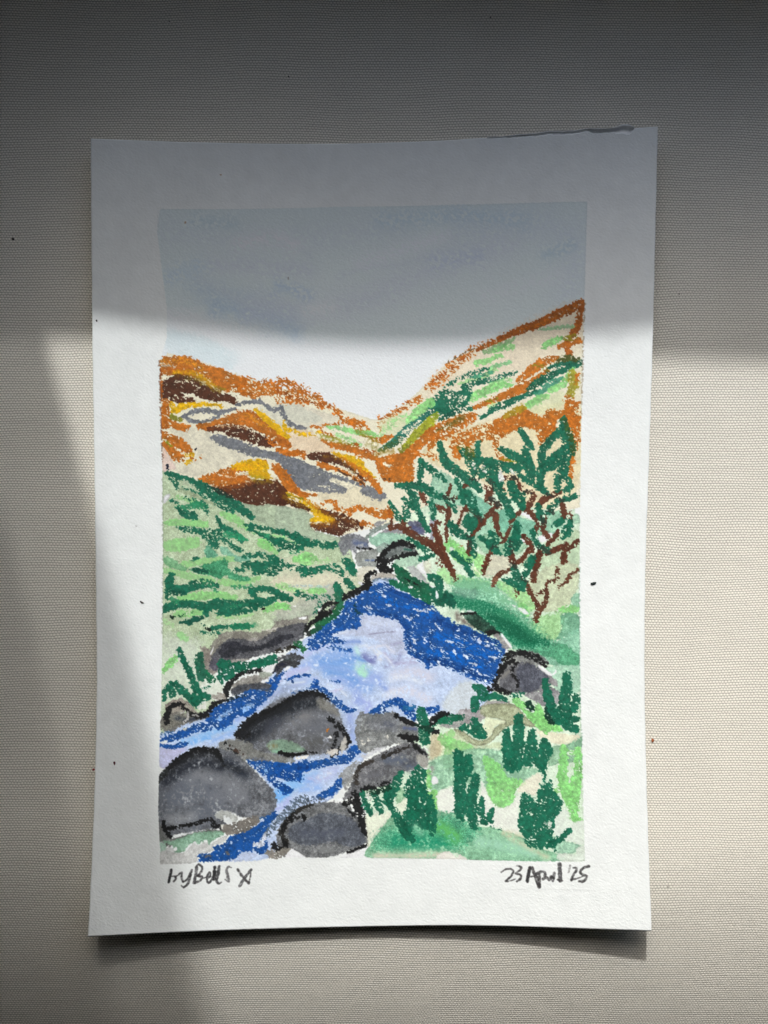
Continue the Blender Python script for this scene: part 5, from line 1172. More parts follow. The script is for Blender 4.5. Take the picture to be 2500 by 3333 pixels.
    for q, w, c, d in (
        ([240,335, 222,420, 205,500],[26,30,26],(28,28,30),.97), ([228,425, 290,425, 300,460, 275,490],[16,16,20,24],K,.85), ([290,440, 330,410, 380,370, 375,430, 400,495],[14,16,20,24,24],K,.83),
        ([400,495, 450,470, 490,400, 515,340],[20,22,26,26],K,.83), ([500,400, 480,480, 450,540, 405,572, 375,550],[26,26,26,22,12],K,.85),
        ([580,300, 570,400, 545,510],[34,32,32],(70,70,72),.84), ([575,300, 605,260, 655,300, 640,370, 590,420],[22,20,22,26,22],K,.8), ([590,420, 650,430, 640,470, 560,515],[22,26,26,24],K,.82),
        ([650,462, 700,440, 760,430],[12,12,14],K,.75), ([720,470, 735,400, 760,370, 770,420, 725,460, 740,510, 780,480, 810,410, 825,300],[22,26,20,20,20,28,26,30,30],(60,60,62),.84),
        ([830,300, 825,400, 815,470],[30,34,26],(40,40,42),.93), ([885,295, 870,390, 850,480, 880,520, 915,505],[34,34,30,22,12],(48,48,50),.9),
        ([1050,305, 1010,295, 985,340, 1000,420, 1015,490, 960,465],[12,20,30,34,26,10],(84,84,86),.72),
        ([1135,330, 1180,400, 1230,460, 1285,520],[24,26,26,24],K,.86), ([1315,335, 1250,420, 1205,480, 1165,550],[30,28,34,34],(74,74,76),.82), ([1315,350, 1305,430, 1285,515],[14,14,20],K,.78)):
        pencil('P', q, w, c, .92, d)
    for q, w, c, d in (
        ([340,370, 400,330, 460,325, 500,355, 480,410, 430,460, 400,490],[14,16,18,22,22,22,22],K,.86), ([400,490, 450,488, 530,462],[22,14,8],K,.82),
        ([545,280, 590,290, 610,310, 580,350, 525,385],[14,22,24,20,16],K,.82), ([530,388, 590,400, 605,430, 590,465, 550,490],[14,22,24,26,18],K,.84),
        ([725,310, 710,380, 690,490],[34,38,36],(34,34,36),.94), ([715,310, 750,305, 780,370, 810,440, 850,565],[26,30,36,44,44],K,.86), ([735,430, 790,420],[14,16],K,.78),
        ([800,400, 850,375, 900,360, 930,380, 925,430],[40,34,24,30,30],(64,64,66),.8), ([850,380, 855,470, 850,560],[26,30,34],K,.8), ([900,460, 950,440, 990,470, 1010,430],[30,30,34,30],K,.8),
        ([1055,380, 1050,420, 1030,480],[30,34,30],(84,84,86),.75), ([1010,430, 1050,450],[30,26],K,.78), ([1125,260, 1130,370, 1135,480],[46,44,44],(62,62,64),.86), ([1100,470, 1160,480],[20,20],K,.8),
        ([1270,280, 1245,370],[24,18],(120,120,120),.62), ([1310,310, 1350,310, 1350,350, 1310,410, 1285,470],[14,22,26,24,28],K,.84), ([1285,475, 1340,460, 1400,440, 1430,425],[26,18,12,8],K,.8),
        ([1520,290, 1450,310, 1405,360, 1430,400, 1490,420, 1480,460, 1440,490, 1390,490],[30,26,26,26,26,26,30,24],K,.83)):
        pencil('Q', q, w, c, .92, d)
paint_all()
_l = canvas.mean(-1, keepdims=True)
_sat = (canvas.max(-1, keepdims=True)-canvas.min(-1, keepdims=True))
canvas[:] = np.clip(_l+(canvas-_l)*(1+.12*ss(_sat, .03, .12)), 0, 1)     # pigments a little purer than first mixed
# ---------------------------------------------------------------- helpers
def link(name, me, mat=None, parent=None):
    o = bpy.data.objects.new(name, me); scene.collection.objects.link(o)
    if mat: me.materials.append(mat)
    if parent: o.parent = parent
    return o
def mesh(name, verts, faces, smooth=False):
    me = bpy.data.meshes.new(name); me.from_pydata([tuple(v) for v in verts], [], [tuple(f) for f in faces]); me.update()
    if smooth: me.polygons.foreach_set('use_smooth', [True]*len(me.polygons))
    return me
def quad_mesh(name, V, Q, uv=None):
    """fast mesh of quads from numpy arrays"""
    me = bpy.data.meshes.new(name)
    me.vertices.add(len(V)); me.vertices.foreach_set('co', V.astype(np.float32).ravel())
    me.loops.add(Q.size); me.loops.foreach_set('vertex_index', Q.astype(np.int32).ravel())
    me.polygons.add(len(Q)); me.polygons.foreach_set('loop_start', np.arange(0, Q.size, 4, dtype=np.int32))
    me.polygons.foreach_set('use_smooth', np.ones(len(Q), bool))
    if uv is not None:
        l = me.uv_layers.new(name='paper')
        l.data.foreach_set('uv', uv[Q.ravel()].astype(np.float32).ravel())
    me.update(calc_edges=True); me.validate()
    return me
def material(name):
    m = bpy.data.materials.new(name); m.use_nodes = True
    return m, m.node_tree.nodes, m.node_tree.links, m.node_tree.nodes['Principled BSDF']
def box_verts(x0, x1, y0, y1, z0, z1):
    return [(x0,y0,z0),(x1,y0,z0),(x1,y1,z0),(x0,y1,z0),(x0,y0,z1),(x1,y0,z1),(x1,y1,z1),(x0,y1,z1)]
BOXF = [(0,3,2,1),(4,5,6,7),(0,1,5,4),(1,2,6,5),(2,3,7,6),(3,0,4,7)]
def plain(name, col, rough=.8, noise=.04):
    m, n, l, b = material(name)
    t = n.new('ShaderNodeTexNoise'); t.inputs['Scale'].default_value = 30; t.inputs['Detail'].default_value = 4
    r = n.new('ShaderNodeValToRGB'); c = n.new('ShaderNodeTexCoord')
    l.new(c.outputs['Object'], t.inputs['Vector']); l.new(t.outputs['Fac'], r.inputs['Fac'])
    r.color_ramp.elements[0].position = .3; r.color_ramp.elements[1].position = .7
    r.color_ramp.elements[0].color = tuple(max(0, x-noise*x) for x in col)+(1,)
    r.color_ramp.elements[1].color = tuple(x+noise*x for x in col)+(1,)
    l.new(r.outputs['Color'], b.inputs['Base Color']); b.inputs['Roughness'].default_value = rough
    return m
def node(n, kind, **kw):
    x = n.new(kind)
    for k, v in kw.items(): setattr(x, k, v)
    return x
def mth(n, l, op, a, b=None, c=None):
    x = n.new('ShaderNodeMath'); x.operation = op
    for i, v in enumerate((a, b, c)):
        if v is None: continue
        if isinstance(v, (int, float)): x.inputs[i].default_value = v
        else: l.new(v, x.inputs[i])
    return x.outputs[0]

# ---------------------------------------------------------------- woven fabric the sheet lies on
fm, n, l, b = material('woven_linen')
tc = n.new('ShaderNodeTexCoord')
mp = n.new('ShaderNodeMapping'); mp.inputs['Scale'].default_value = (1000, 1000, 1000); l.new(tc.outputs['Object'], mp.inputs['Vector'])
sep = n.new('ShaderNodeSeparateXYZ'); l.new(mp.outputs[0], sep.inputs[0])
wob = n.new('ShaderNodeTexNoise'); wob.inputs['Scale'].default_value = .012; wob.inputs['Detail'].default_value = 2; l.new(mp.outputs[0], wob.inputs['Vector'])
wob2 = n.new('ShaderNodeTexNoise'); wob2.inputs['Scale'].default_value = .35; wob2.inputs['Detail'].default_value = 1; l.new(mp.outputs[0], wob2.inputs['Vector'])
y = mth(n, l, 'ADD', mth(n, l, 'ADD', sep.outputs[1], mth(n, l, 'MULTIPLY', mth(n, l, 'SUBTRACT', wob.outputs['Fac'], .5), 6.0)), mth(n, l, 'MULTIPLY', wob2.outputs['Fac'], .35))
x = mth(n, l, 'ADD', sep.outputs[0], mth(n, l, 'MULTIPLY', mth(n, l, 'SUBTRACT', wob2.outputs['Fac'], .5), .5))
row = mth(n, l, 'DIVIDE', y, .945)
rowi = mth(n, l, 'FLOOR', row); rowf = mth(n, l, 'FRACT', row)
par = mth(n, l, 'MULTIPLY', mth(n, l, 'MODULO', mth(n, l, 'ABSOLUTE', rowi), 2.0), .5)
colu = mth(n, l, 'FRACT', mth(n, l, 'ADD', mth(n, l, 'DIVIDE', x, 1.17), par))
bumpx = mth(n, l, 'SUBTRACT', 1.0, mth(n, l, 'ABSOLUTE', mth(n, l, 'SUBTRACT', mth(n, l, 'MULTIPLY', colu, 2.0), 1.0)))   # 0..1 triangle along the row
cord = mth(n, l, 'SINE', mth(n, l, 'MULTIPLY', rowf, math.pi))                     # the thick weft cord
lowc = mth(n, l, 'SMOOTH_MIN', mth(n, l, 'MULTIPLY', cord, 1.25), 1.0, .2)
hump = mth(n, l, 'MULTIPLY', mth(n, l, 'MULTIPLY', bumpx, rowf), 1.1)
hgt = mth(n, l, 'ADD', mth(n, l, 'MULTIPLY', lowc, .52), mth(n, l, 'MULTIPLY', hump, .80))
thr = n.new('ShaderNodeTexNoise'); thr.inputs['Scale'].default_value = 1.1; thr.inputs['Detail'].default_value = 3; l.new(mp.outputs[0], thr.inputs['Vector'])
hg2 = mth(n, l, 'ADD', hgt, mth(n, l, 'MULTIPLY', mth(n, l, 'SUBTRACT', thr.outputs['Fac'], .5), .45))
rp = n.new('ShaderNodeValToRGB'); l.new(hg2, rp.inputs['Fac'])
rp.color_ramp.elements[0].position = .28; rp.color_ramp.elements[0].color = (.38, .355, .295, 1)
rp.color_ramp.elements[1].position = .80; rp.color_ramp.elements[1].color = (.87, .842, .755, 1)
big = n.new('ShaderNodeTexNoise'); big.inputs['Scale'].default_value = .02; big.inputs['Detail'].default_value = 4; l.new(mp.outputs[0], big.inputs['Vector'])
slub = n.new('ShaderNodeTexNoise'); slub.inputs['Scale'].default_value = .16; slub.inputs['Detail'].default_value = 3
ms = n.new('ShaderNodeMapping'); ms.inputs['Scale'].default_value = (.35, 3.2, 1); l.new(mp.outputs[0], ms.inputs['Vector']); l.new(ms.outputs[0], slub.inputs['Vector'])
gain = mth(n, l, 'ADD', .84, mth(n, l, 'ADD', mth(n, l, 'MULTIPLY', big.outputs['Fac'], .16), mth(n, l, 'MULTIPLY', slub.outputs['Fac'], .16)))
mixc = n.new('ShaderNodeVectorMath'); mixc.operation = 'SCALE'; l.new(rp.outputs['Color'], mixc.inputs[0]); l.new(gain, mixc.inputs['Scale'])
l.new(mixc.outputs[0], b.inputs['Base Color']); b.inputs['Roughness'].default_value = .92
if 'Sheen Weight' in b.inputs: b.inputs['Sheen Weight'].default_value = .15
bp = n.new('ShaderNodeBump'); bp.inputs['Strength'].default_value = .8; bp.inputs['Distance'].default_value = 0.00014; l.new(hg2, bp.inputs['Height']); l.new(bp.outputs[0], b.inputs['Normal'])
def fab_z(y):
    d = np.clip(-np.asarray(y, float)-.120, 0, None); e_ = np.clip(d, 0, .16)
    return -2.3*e_**2-.73*np.clip(d-.16, 0, .35)
gx, gy = np.meshgrid(np.linspace(-1.4, 1.4, 141), np.interp(np.linspace(0, 1, 141), [0, .25, .85, 1], [-2.2, -.5, .15, .6]))
gz = fab_z(gy)                 # a cushion: flat, then rounding down towards the viewer
V = np.stack([gx, gy, gz], -1).reshape(-1, 3)
i = np.arange(140)[:, None]*141+np.arange(140)[None, :]; Q = np.stack([i, i+1, i+142, i+141], -1).reshape(-1, 4)
fabric = link('fabric_surface', quad_mesh('fabric_surface', V, Q), fm); fabric['kind'] = 'structure'
fabric['label'] = 'light beige woven linen fabric under the painting'

# ---------------------------------------------------------------- what shades the sheet, outside the frame: the window it lies below
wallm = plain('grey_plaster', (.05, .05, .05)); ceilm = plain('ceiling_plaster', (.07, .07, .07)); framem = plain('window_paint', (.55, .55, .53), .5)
YW = .246; TILT = math.radians(-1.95)
def struct(name, v, f, mat, rz=0.0, loc=(0, 0, 0)):
    o = link(name, mesh(name, v, f), mat); o['kind'] = 'structure'; o.rotation_euler[2] = rz; o.location = loc; return o
SILL = .1445
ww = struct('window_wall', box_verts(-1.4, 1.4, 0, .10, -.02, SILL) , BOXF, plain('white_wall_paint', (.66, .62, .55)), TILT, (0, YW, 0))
me = ww.data
allv = []; allf = []
for q in ((-1.4, 1.4, 0, .10, -.02, SILL), (-1.4, -1.15, 0, .10, SILL, 2.3), (1.25, 1.4, 0, .10, SILL, 2.3), (-1.15, 1.25, 0, .10, .68, 2.3)):
    k = len(allv); allv += box_verts(*q); allf += [tuple(a+k for a in f) for f in BOXF]
me.clear_geometry(); me.from_pydata(allv, [], allf); me.update()
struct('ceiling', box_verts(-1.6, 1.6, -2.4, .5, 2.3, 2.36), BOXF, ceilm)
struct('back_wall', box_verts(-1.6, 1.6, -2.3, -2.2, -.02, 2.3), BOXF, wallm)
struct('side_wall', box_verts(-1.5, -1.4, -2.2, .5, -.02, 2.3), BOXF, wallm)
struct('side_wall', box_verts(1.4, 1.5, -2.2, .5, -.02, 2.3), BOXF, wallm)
# the drawn curtain whose slanting edge throws the soft shade down the left side
cm, n, l, b = material('curtain_cloth')
b.inputs['Base Color'].default_value = (.22, .22, .22, 1); b.inputs['Roughness'].default_value = .95
tr = n.new('ShaderNodeBsdfTranslucent'); tr.inputs['Color'].default_value = (.3, .3, .3, 1)
tp = n.new('ShaderNodeBsdfTransparent'); mx = n.new('ShaderNodeMixShader'); mx2 = n.new('ShaderNodeMixShader')
mx.inputs[0].default_value = .45; mx2.inputs[0].default_value = .05
l.new(b.outputs[0], mx.inputs[1]); l.new(tr.outputs[0], mx.inputs[2]); l.new(mx.outputs[0], mx2.inputs[1]); l.new(tp.outputs[0], mx2.inputs[2])
l.new(mx2.outputs[0], n['Material Output'].inputs['Surface'])
cv_, cf_ = [], []
zs = np.linspace(-.01, 1.72, 60)
for zi, z in enumerate(zs):
    xe = float(np.interp(z, [0, .140, .173, .228, .283, .342, .9], [-.146, -.1392, -.1289, -.1145, -.1039, -.0959, -.04]))
    for k in range(61):
        t = k/60; xx = xe-.034-.95*t
        cv_.append((xx, YW-.012-.007*math.sin(t*70+.4*math.sin(z*5))*min(1, t*14)+xx*-.034, z))
for zi in range(59):
    for k in range(60):
        a = zi*61+k; cf_.append((a, a+1, a+62, a+61))
cur = link('curtain', mesh('curtain', cv_, cf_, True), cm)
cur['label'] = 'plain curtain drawn aside at the left of the window'; cur['category'] = 'curtain'

for lo, hi, T_, lb in ((-.036, 0.0, .19, 'unseen strip added beside the curtain to let part of the sun through'), (-.001, None, .60, 'unseen sheer strip added to soften the edge of the curtain shade')):  # unseen strips added to grade and soften the shade at the curtain's edge
    hv, hf = [], []
    for zi, z in enumerate(zs):
        xe = float(np.interp(z, [0, .140, .173, .228, .283, .342, .9], [-.146, -.1392, -.1289, -.1145, -.1039, -.0959, -.04]))
        w1 = hi if hi is not None else .002+max(0, (z-.10))*.02
        for k in range(4): hv.append((xe+lo+(w1-lo)*k/3, YW-.0125-(.001 if hi is None else 0)+xe*-.034, z))
    for zi in range(59):
        for k in range(3): a = zi*4+k; hf.append((a, a+1, a+5, a+4))
    hm = cm.copy(); hm.name = 'shade_strip_cloth'
    [x for x in hm.node_tree.nodes if x.type == 'MIX_SHADER' and any(i.links and i.links[0].from_node.type == 'BSDF_TRANSPARENT' for i in x.inputs)][0].inputs[0].default_value = T_
    shade_strip = link('shade_strip', mesh('shade_strip', hv, hf, True), hm, cur); shade_strip['label'] = lb

# ---------------------------------------------------------------- the sheet
img = bpy.data.images.new('pigment', CW, CH, alpha=False)
buf = np.ones((CH, CW, 4), np.float32); buf[..., :3] = np.clip(canvas, 0, 1)[::-1]
img.pixels.foreach_set(buf.ravel()); img.update(); img.pack()
# relief of the paper: cold pressed tooth, scuffed fibre where tape was pulled off, wax of the pastel
fz = np.zeros((CH, CW), np.float32)
ridge = (1-np.abs(band(2.0, 9, 1.6, .7, 31)))*.9+.8*np.maximum(band(1.3, 5, 1.2, -.5, 32), 0)
for q, r, a in (([1925,1270, 1935,1400, 1950,1500, 1985,1560], 38, .9), ([1985,1560, 2010,1640, 2030,1740, 2060,1850], 40, .8), ([1700,2870, 1850,2900, 1960,2930, 2040,2900], 60, 1.0),
                ([1560,2900, 1700,2960, 1900,2980], 50, .7), ([1930,2450, 1950,2600, 1940,2760], 44, .7), ([1980,2100, 2000,2300, 1990,2500], 34, .4), ([500,1455, 512,1480], 20, .9),
                ([430,1560, 400,1640, 440,1730], 26, .7), ([505,1850, 510,1900], 12, .8), ([500,2390, 510,2450], 22, .8), ([1600,2815, 1750,2825, 1890,2810], 20, .9), ([2030,480, 2050,520], 34, .7), ([1900,2790, 1915,2810], 20, 1.0)):
    a_ = smooth(cv('n', q), False) if len(q) > 4 else cv('n', q)
    bb = box(a_, r*PX*2.5); d = -sdist(a_, False, bb)
    x0, x1, y0, y1 = bb
    m_ = np.exp(-(d/(r*PX))**2)*a*np.clip(.5+.6*MOT[y0:y1, x0:x1], 0, 1.4)
    fz[y0:y1, x0:x1] = np.maximum(fz[y0:y1, x0:x1], m_)
H = .5+.085*tooth_h*(1-.35*wax)+.10*relief+fz*.16*ridge
sfc = bpy.data.images.new('paper_relief', CW, CH, alpha=False, float_buffer=True); sfc.colorspace_settings.name = 'Non-Color'
buf[..., 0] = H[::-1]; buf[..., 1] = wax[::-1]; buf[..., 2] = 0
sfc.pixels.foreach_set(buf.ravel()); sfc.update(); sfc.pack()

pm, n, l, b = material('painted_watercolour_paper')
uvn = n.new('ShaderNodeUVMap'); uvn.uv_map = 'paper'
ti = n.new('ShaderNodeTexImage'); ti.image = img; ti.interpolation = 'Cubic'; ti.extension = 'EXTEND'; l.new(uvn.outputs[0], ti.inputs[0])
ts = n.new('ShaderNodeTexImage'); ts.image = sfc; ts.interpolation = 'Cubic'; ts.extension = 'EXTEND'; l.new(uvn.outputs[0], ts.inputs[0])
sp = n.new('ShaderNodeSeparateColor'); l.new(ts.outputs['Color'], sp.inputs[0])
bp = n.new('ShaderNodeBump'); bp.inputs['Strength'].default_value = 1.0; bp.inputs['Distance'].default_value = .00013
l.new(sp.outputs[0], bp.inputs['Height'])
mr = n.new('ShaderNodeMapRange'); l.new(sp.outputs[1], mr.inputs[0]); mr.inputs[3].default_value = .9; mr.inputs[4].default_value = .56
l.new(ti.outputs['Color'], b.inputs['Base Color']); l.new(mr.outputs[0], b.inputs['Roughness']); l.new(bp.outputs[0], b.inputs['Normal'])
b.inputs['Specular IOR Level'].default_value = .25

LHv = np.array([0, .12, .28, .42, .58, .75, .9, 1.0]); LHh = np.array([8.6, 6.8, 4.8, 4.1, 4.0, 4.6, 5.4, 6.0])
RHh = np.array([9.6, 8.8, 7.6, 6.4, 5.6, 5.5, 5.9, 6.3]); MHh = np.array([1.1, .8, .45, .4, .5, .5, .5, .5])
def height(u, v):
    """how far the curled sheet stands off the fabric, mm"""
    Lh = smooth_interp(v, LHv, LHh); Rh = smooth_interp(v, LHv, RHh); Mh = smooth_interp(v, LHv, MHh)
    tl = np.clip((.47-u)/.47, 0, 1); tr_ = np.clip((u-.47)/.53, 0, 1)
    return Mh+(Lh-Mh)*tl**1.9+(Rh-Mh)*tr_**1.9+.25
def place(u, v, dh=0.0, X=None, Y=None):
    """a point of the sheet in the scene: measured outline, curled surface"""
    if X is None: X, Y = from_uv(u, v)
    h = height(u, v)+dh
    k = 1-h*MM/CAM_H
    return np.stack([(X-1250)*S*k, (1666.5-Y)*S*k, h*MM], -1)
def torn(X):
    """how far the top ply has been torn back along the upper edge (measured pixels)"""
    t = np.clip((X-1580)/80, 0, 1)*np.clip((2066-X)/14, 0, 1)
    w_ = np.interp(X, [1560, 1640, 1660, 1720, 1740, 1790, 1810, 1880, 1900, 1920, 1930, 1990, 2020, 2040, 2066], [2, 3, 6, 5, 8, 3, 8, 7, 2, 3, 12, 10, 14, 19, 20])
    return t*(w_+1.2*np.sin(X*.21)+.8*np.sin(X*.53+1))
NU, NV = 420, 596
uu, vv = np.meshgrid(np.linspace(0, 1, NU+1), np.linspace(0, 1, NV+1))
XX, YY = from_uv(uu, vv)
YY = YY+torn(XX)*np.clip(1-vv/.018, 0, 1)
XX = XX+.5*np.sin(YY*.043)*((uu == 0) | (uu == 1))
P3 = place(uu, vv, 0, XX, YY)
uu_t, vv_t = to_uv(XX, YY)
UV = np.stack([uu, 1-vv], -1).reshape(-1, 2)
painting = bpy.data.objects.new('watercolour_painting', None); scene.collection.objects.link(painting); painting.empty_display_size = .02
painting['label'] = 'watercolour and oil pastel painting of a mountain stream on a curling white paper sheet'; painting['category'] = 'painting'
idx = np.arange((NU+1)*(NV+1)).reshape(NV+1, NU+1)
Qt = np.stack([idx[1:, :-1], idx[1:, 1:], idx[:-1, 1:], idx[:-1, :-1]], -1)
N0 = (NU+1)*(NV+1)
Vt = P3.reshape(-1, 3); Vb = Vt-np.array([0, 0, .00034])
Qb = Qt.reshape(-1, 4)[:, ::-1]+N0
rim = np.concatenate([idx[0, :], idx[1:, -1], idx[-1, -2::-1], idx[-2:0:-1, 0]])
r2 = np.roll(rim, -1); Qr = np.stack([rim, r2, r2+N0, rim+N0], -1)
sheet = link('paper_sheet', quad_mesh('paper_sheet', np.concatenate([Vt, Vb]), np.concatenate([Qt.reshape(-1, 4), Qb, Qr]), np.concatenate([UV, UV])), pm, painting)
# the painted things: thin skins of pigment lying on the sheet, cut along their outlines
cu = (np.arange(NU)+.5)/NU; cvv = (np.arange(NV)+.5)/NV
CUg, CVg = np.meshgrid(cu, cvv); CX, CY = from_uv(CUg, CVg)
def inside(poly):
    a = np.array(poly, float).reshape(-1, 2); r = np.zeros(CX.shape, bool)
    for i in range(len(a)):
        p, q = a[i], a[(i+1) % len(a)]
        if p[1] == q[1]: continue
        r ^= ((p[1] > CY) != (q[1] > CY)) & (CX < (CY-p[1])*(q[0]-p[0])/(q[1]-p[1])+p[0])
    return r
frame_p = [516,680, 1110,673, 1910,656, 1896,1180, 1888,1700, 1889,2250, 1902,2700, 1904,2800, 1150,2792, 521,2812, 516,2600, 530,1850, 521,1176]
PARTS = [
 ('painted_sky', 'pale blue grey washed sky', [516,680, 1110,673, 1910,656, 1906,980, 1240,1400, 521,1300]),
 ('painted_hill', 'orange, yellow and dark brown hillside on the left', [520,1170, 560,1155, 640,1160, 780,1215, 900,1232, 1000,1255, 1070,1320, 1200,1360, 1200,1580, 1290,1700, 1130,1745, 1010,1750, 900,1665, 700,1600, 527,1532]),
 ('painted_hill', 'orange and green hillside rising to the right', [1200,1362, 1245,1362, 1330,1300, 1400,1220, 1470,1170, 1560,1120, 1700,1060, 1790,1020, 1890,975, 1904,980, 1896,1180, 1888,1700, 1700,1700, 1290,1700, 1200,1580]),
 ('painted_meadow', 'green streaked meadow left of the stream', [527,1532, 700,1600, 900,1665, 1010,1750, 1110,1745, 1160,1840, 1190,1900, 1100,1980, 1000,2050, 880,2170, 700,2290, 600,2400, 515,2420, 530,1850]),
 ('painted_meadow', 'light green foreground right of the stream', [1260,1880, 1400,1760, 1888,1700, 1889,2250, 1902,2700, 1904,2800, 1199,2794, 1190,2560, 1400,2400, 1560,2330, 1730,2200, 1600,2080, 1400,1960]),
 ('painted_stream', None, [1225,1890, 1300,1905, 1400,1975, 1560,2060, 1640,2130, 1600,2260, 1560,2310, 1470,2340, 1400,2400, 1200,2440, 1140,2560, 1060,2610, 900,2700, 840,2795, 640,2806, 740,2720, 860,2660, 900,2600, 840,2500, 700,2430, 520,2500, 518,2400, 700,2330, 860,2240, 930,2160, 1000,2080, 1110,1980]),
 ('painted_shrub', None, [1270,1640, 1290,1570, 1350,1560, 1360,1490, 1430,1430, 1480,1490, 1550,1430, 1570,1480, 1640,1450, 1690,1390, 1760,1470, 1800,1370, 1850,1370, 1870,1480, 1860,1580, 1887,1640, 1888,1780, 1880,1920, 1760,2030, 1730,2030, 1700,1930, 1600,1900, 1480,1890, 1400,1800, 1300,1740]),
 ('painted_boulder', 'long dark stone on the left bank', [640,2170, 690,2110, 760,2075, 880,2050, 1010,2020, 1010,2060, 940,2110, 850,2140, 760,2155, 700,2190, 655,2185]),
 ('painted_boulder', 'black outlined arched rock at the head of the stream', [1225,1820, 1270,1780, 1320,1760, 1355,1780, 1350,1810, 1280,1830, 1280,1870, 1225,1860]),
 ('painted_boulder', 'round grey boulder beside the pool', [1605,2250, 1640,2160, 1690,2115, 1740,2120, 1800,2180, 1810,2230, 1830,2270, 1780,2290, 1660,2260]),
 ('painted_boulder', 'small grey stone at the left edge', [525,2380, 540,2310, 590,2280, 640,2320, 690,2320, 660,2350, 560,2390]),
 ('painted_boulder', 'low grey stone on the left bank', [735,2270, 745,2220, 800,2190, 870,2190, 880,2240, 820,2270, 760,2290]),
 ('painted_boulder', 'large dark grey boulder in mid stream', [765,2390, 830,2340, 900,2300, 1000,2255, 1050,2265, 1100,2320, 1140,2400, 1100,2460, 900,2475, 810,2470, 765,2430]),
 ('painted_boulder', 'grey boulder between the two channels', [1160,2390, 1180,2320, 1290,2315, 1360,2370, 1360,2410, 1290,2420, 1190,2450]),
 ('painted_boulder', 'biggest grey boulder in the lower left corner', [515,2640, 516,2540, 560,2480, 640,2440, 720,2440, 800,2480, 895,2580, 900,2620, 860,2655, 700,2650, 720,2700, 520,2740]),
 ('painted_boulder', 'grey boulder with green blades in front', [1115,2600, 1140,2540, 1190,2470, 1330,2420, 1395,2460, 1380,2500, 1290,2530, 1280,2550, 1180,2580]),
 ('painted_boulder', 'grey boulder at the bottom edge with black outline', [905,2740, 920,2680, 980,2620, 1130,2600, 1180,2640, 1205,2730, 1130,2790, 950,2785]),
 ('painted_grass_tuft', 'tuft of four dark green blades', [1636,2370, 1670,2370, 1680,2330, 1705,2340, 1715,2390, 1740,2375, 1760,2420, 1795,2420, 1790,2510, 1700,2515, 1640,2490]),
 ('painted_grass_tuft', 'tall paired dark green blades', [1475,2450, 1505,2445, 1540,2470, 1560,2520, 1560,2610, 1610,2640, 1600,2700, 1550,2695, 1500,2675, 1475,2600]),
 ('painted_grass_tuft', 'bushy dark green tuft at the lower right', [1695,2600, 1720,2585, 1750,2600, 1790,2540, 1835,2620, 1805,2700, 1860,2700, 1810,2765, 1730,2760, 1690,2690]),
 ('painted_grass_tuft', 'broad dark green tuft below the boulder', [1170,2585, 1290,2550, 1350,2490, 1400,2560, 1410,2700, 1360,2740, 1300,2680, 1210,2640]),
 ('painted_grass_tuft', 'spiky dark green tuft at the right edge', [1765,2220, 1790,2220, 1820,2280, 1830,2195, 1865,2210, 1888,2270, 1885,2390, 1800,2360]),
 ('signature', 'pencilled words by Bells with a cross', [540,2815, 630,2808, 830,2815, 830,2895, 540,2895]),
 ('date_inscription', 'pencilled date 23 April 25', [1620,2812, 1925,2810, 1925,2895, 1620,2895]),
]
lab = np.full(CX.shape, -1); fr_in = inside(frame_p)
for k, (nm, lb, poly) in enumerate(PARTS):
    mk = inside(poly)
    if nm.startswith('painted'): mk &= fr_in
    lab[mk] = k
Nrm = np.cross(np.gradient(P3, axis=1), -np.gradient(P3, axis=0)); Nrm /= np.linalg.norm(Nrm, axis=-1, keepdims=True)
Vs = (P3+Nrm*.00005).reshape(-1, 3)
for k, (nm, lb, poly) in enumerate(PARTS):
    q = Qt[lab == k]
    if len(q) == 0: continue
    u_, inv = np.unique(q, return_inverse=True)
    o = link(nm, quad_mesh(nm, Vs[u_], inv.reshape(q.shape), UV[u_]), pm, painting)
    if lb: o['label'] = lb
# torn lower ply standing up behind the upper edge
tm = plain('torn_paper_fibre', (.86, .88, .88), .95, .08)
Xs = np.arange(1585, 2068, 3.0); rows = 7; tv = []; tf = []
for xi, X in enumerate(Xs):
    w_ = float(torn(np.array(X))); yt_ = float(smooth_interp(X, YTX, YT))
    lift = min(1, max(0, (X-1640)/90))*min(1, (2068-X)/20); big_ = 1 if X > 1915 else .45
    for r_ in range(rows):
        t = r_/(rows-1)
        Yp = yt_+w_+5-(w_+5+5.0*lift+1.8*math.sin(X*.05)*lift+(7*math.exp(-((X-2030)/26)**2)))*t
        u1, v1 = to_uv(X, yt_+w_*.5)
        tv.append(place(np.array(u1), np.array(max(v1, 0)), -.45-.9*big_*math.sin(min(t*1.3, 1)*math.pi)+(1.0*big_+.4)*t**2, np.array(X), np.array(Yp)))
for xi in range(len(Xs)-1):
    for r_ in range(rows-1):
        a = xi*rows+r_; tf.append((a, a+rows, a+rows+1, a+1))
o = link('torn_edge', mesh('torn_edge', tv, tf, True), tm, painting); o['label'] = 'torn ragged upper edge near the right corner'
md = o.modifiers.new('thickness', 'SOLIDIFY'); md.thickness = .00012

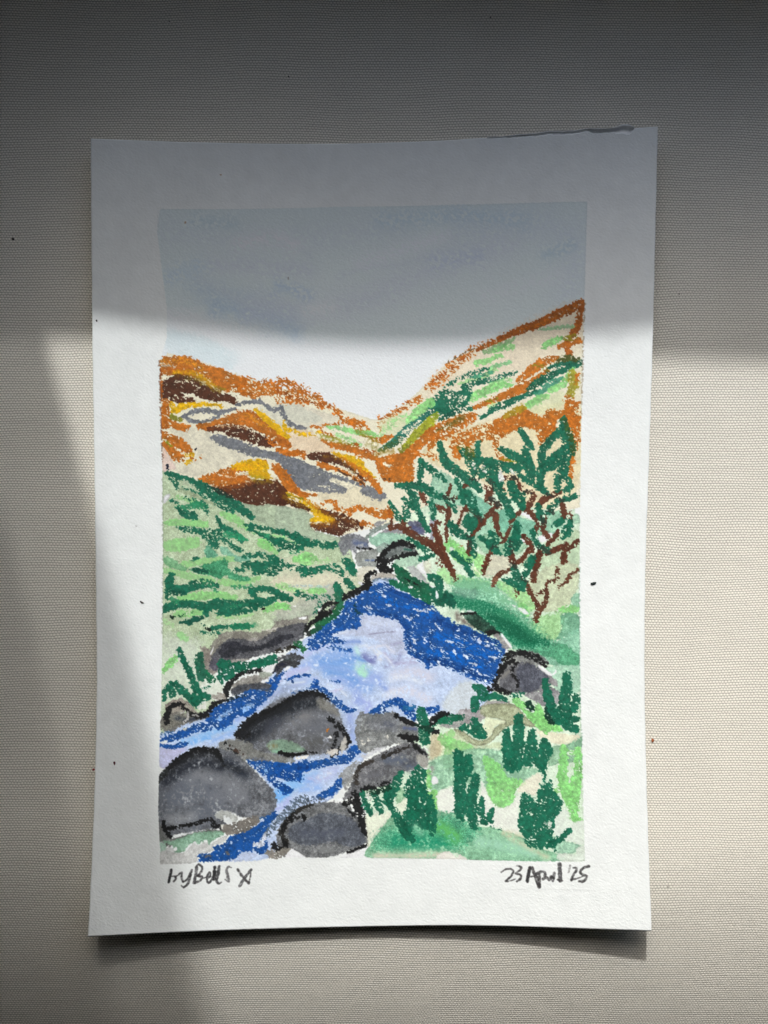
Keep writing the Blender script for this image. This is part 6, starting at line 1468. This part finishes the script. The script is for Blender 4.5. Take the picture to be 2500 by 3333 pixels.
# ---------------------------------------------------------------- crumbs of pastel and dust
def crumb(name, X, Y, wpx, hpx, ang, col, label, on_sheet, seed, zh=.5, parent=None):
    r = np.random.RandomState(seed); vs = []; fs = []
    nr, nc = 5, 9
    for i in range(nr):
        th = math.pi*(i+.5)/nr
        for j in range(nc):
            ph = 2*math.pi*j/nc; jit = 1+r.uniform(-.28, .28)
            x_ = math.sin(th)*math.cos(ph)*jit; y_ = math.sin(th)*math.sin(ph)*jit; z_ = math.cos(th)
            vs.append((x_*wpx/2*S*(1+.3*y_), y_*hpx/2*S, z_*zh*min(wpx, hpx)/2*S))
    for i in range(nr-1):
        for j in range(nc):
            a = i*nc+j; bq = i*nc+(j+1) % nc; fs.append((a, a+nc, bq+nc, bq))
    fs.append(tuple(range(nc))); fs.append(tuple(range(nr*nc-1, (nr-1)*nc-1, -1)))
    m = plain(name+'_matter', col, .7, .25)
    o = link(name, mesh(name, vs, fs, False), m)
    if on_sheet:
        u1, v1 = to_uv(X, Y); p = place(np.array(u1), np.array(v1)); p[2] += zh*min(wpx, hpx)/2*S*.8
        o.location = tuple(p)
    else: o.location = ((X-1250)*S, (1666.5-Y)*S, float(fab_z((1666.5-Y)*S))+zh*min(wpx, hpx)/2*S*.8)
    o.rotation_euler[2] = ang
    if parent is None: o['label'] = label; o['category'] = 'crumb'
    else: o.parent = parent
    return o
crumb('paint_flake', 1932, 1899, 21, 9, .25, (.012, .022, .02), 'black green flake on the white margin right of the shrub', True, 3)
crumb('paint_flake', 462, 1961, 13, 6, -.5, (.03, .022, .02), 'tiny dark brown flake on the left white margin beside the meadow', True, 4)
crumb('pastel_crumb', 304.5, 2505, 8, 10, -.3, (.22, .012, .02), 'bright red pastel crumb at the very left edge of the sheet', True, 5)
crumb('pastel_crumb', 373, 2484, 6, 13, .15, (.07, .008, .015), 'dark red pastel crumb on the left margin, right of the bright red one', True, 6)
crumb('pastel_crumb', 2124, 2410, 9, 13, 0, (.34, .10, .03), 'rust orange crumb on the fabric just right of the sheet', False, 7)
crumb('lint_speck', 43, 779, 12, 9, -.7, (.012, .012, .01), 'black speck on the fabric left of the sheet', False, 8)
crumb('paint_flake', 315, 1044, 5, 7, .2, (.02, .02, .025), 'black dot on the left margin at the edge of the shadow', True, 9)
for X, Y, s_ in ((551, 70, 4), (940, 250, 6), (1596, 57, 4), (2211, 957, 4), (2176, 2890, 4)):
    crumb('slub', X, Y, s_, s_*1.2, .5, (.03, .028, .025), None, False, X, .5, fabric)
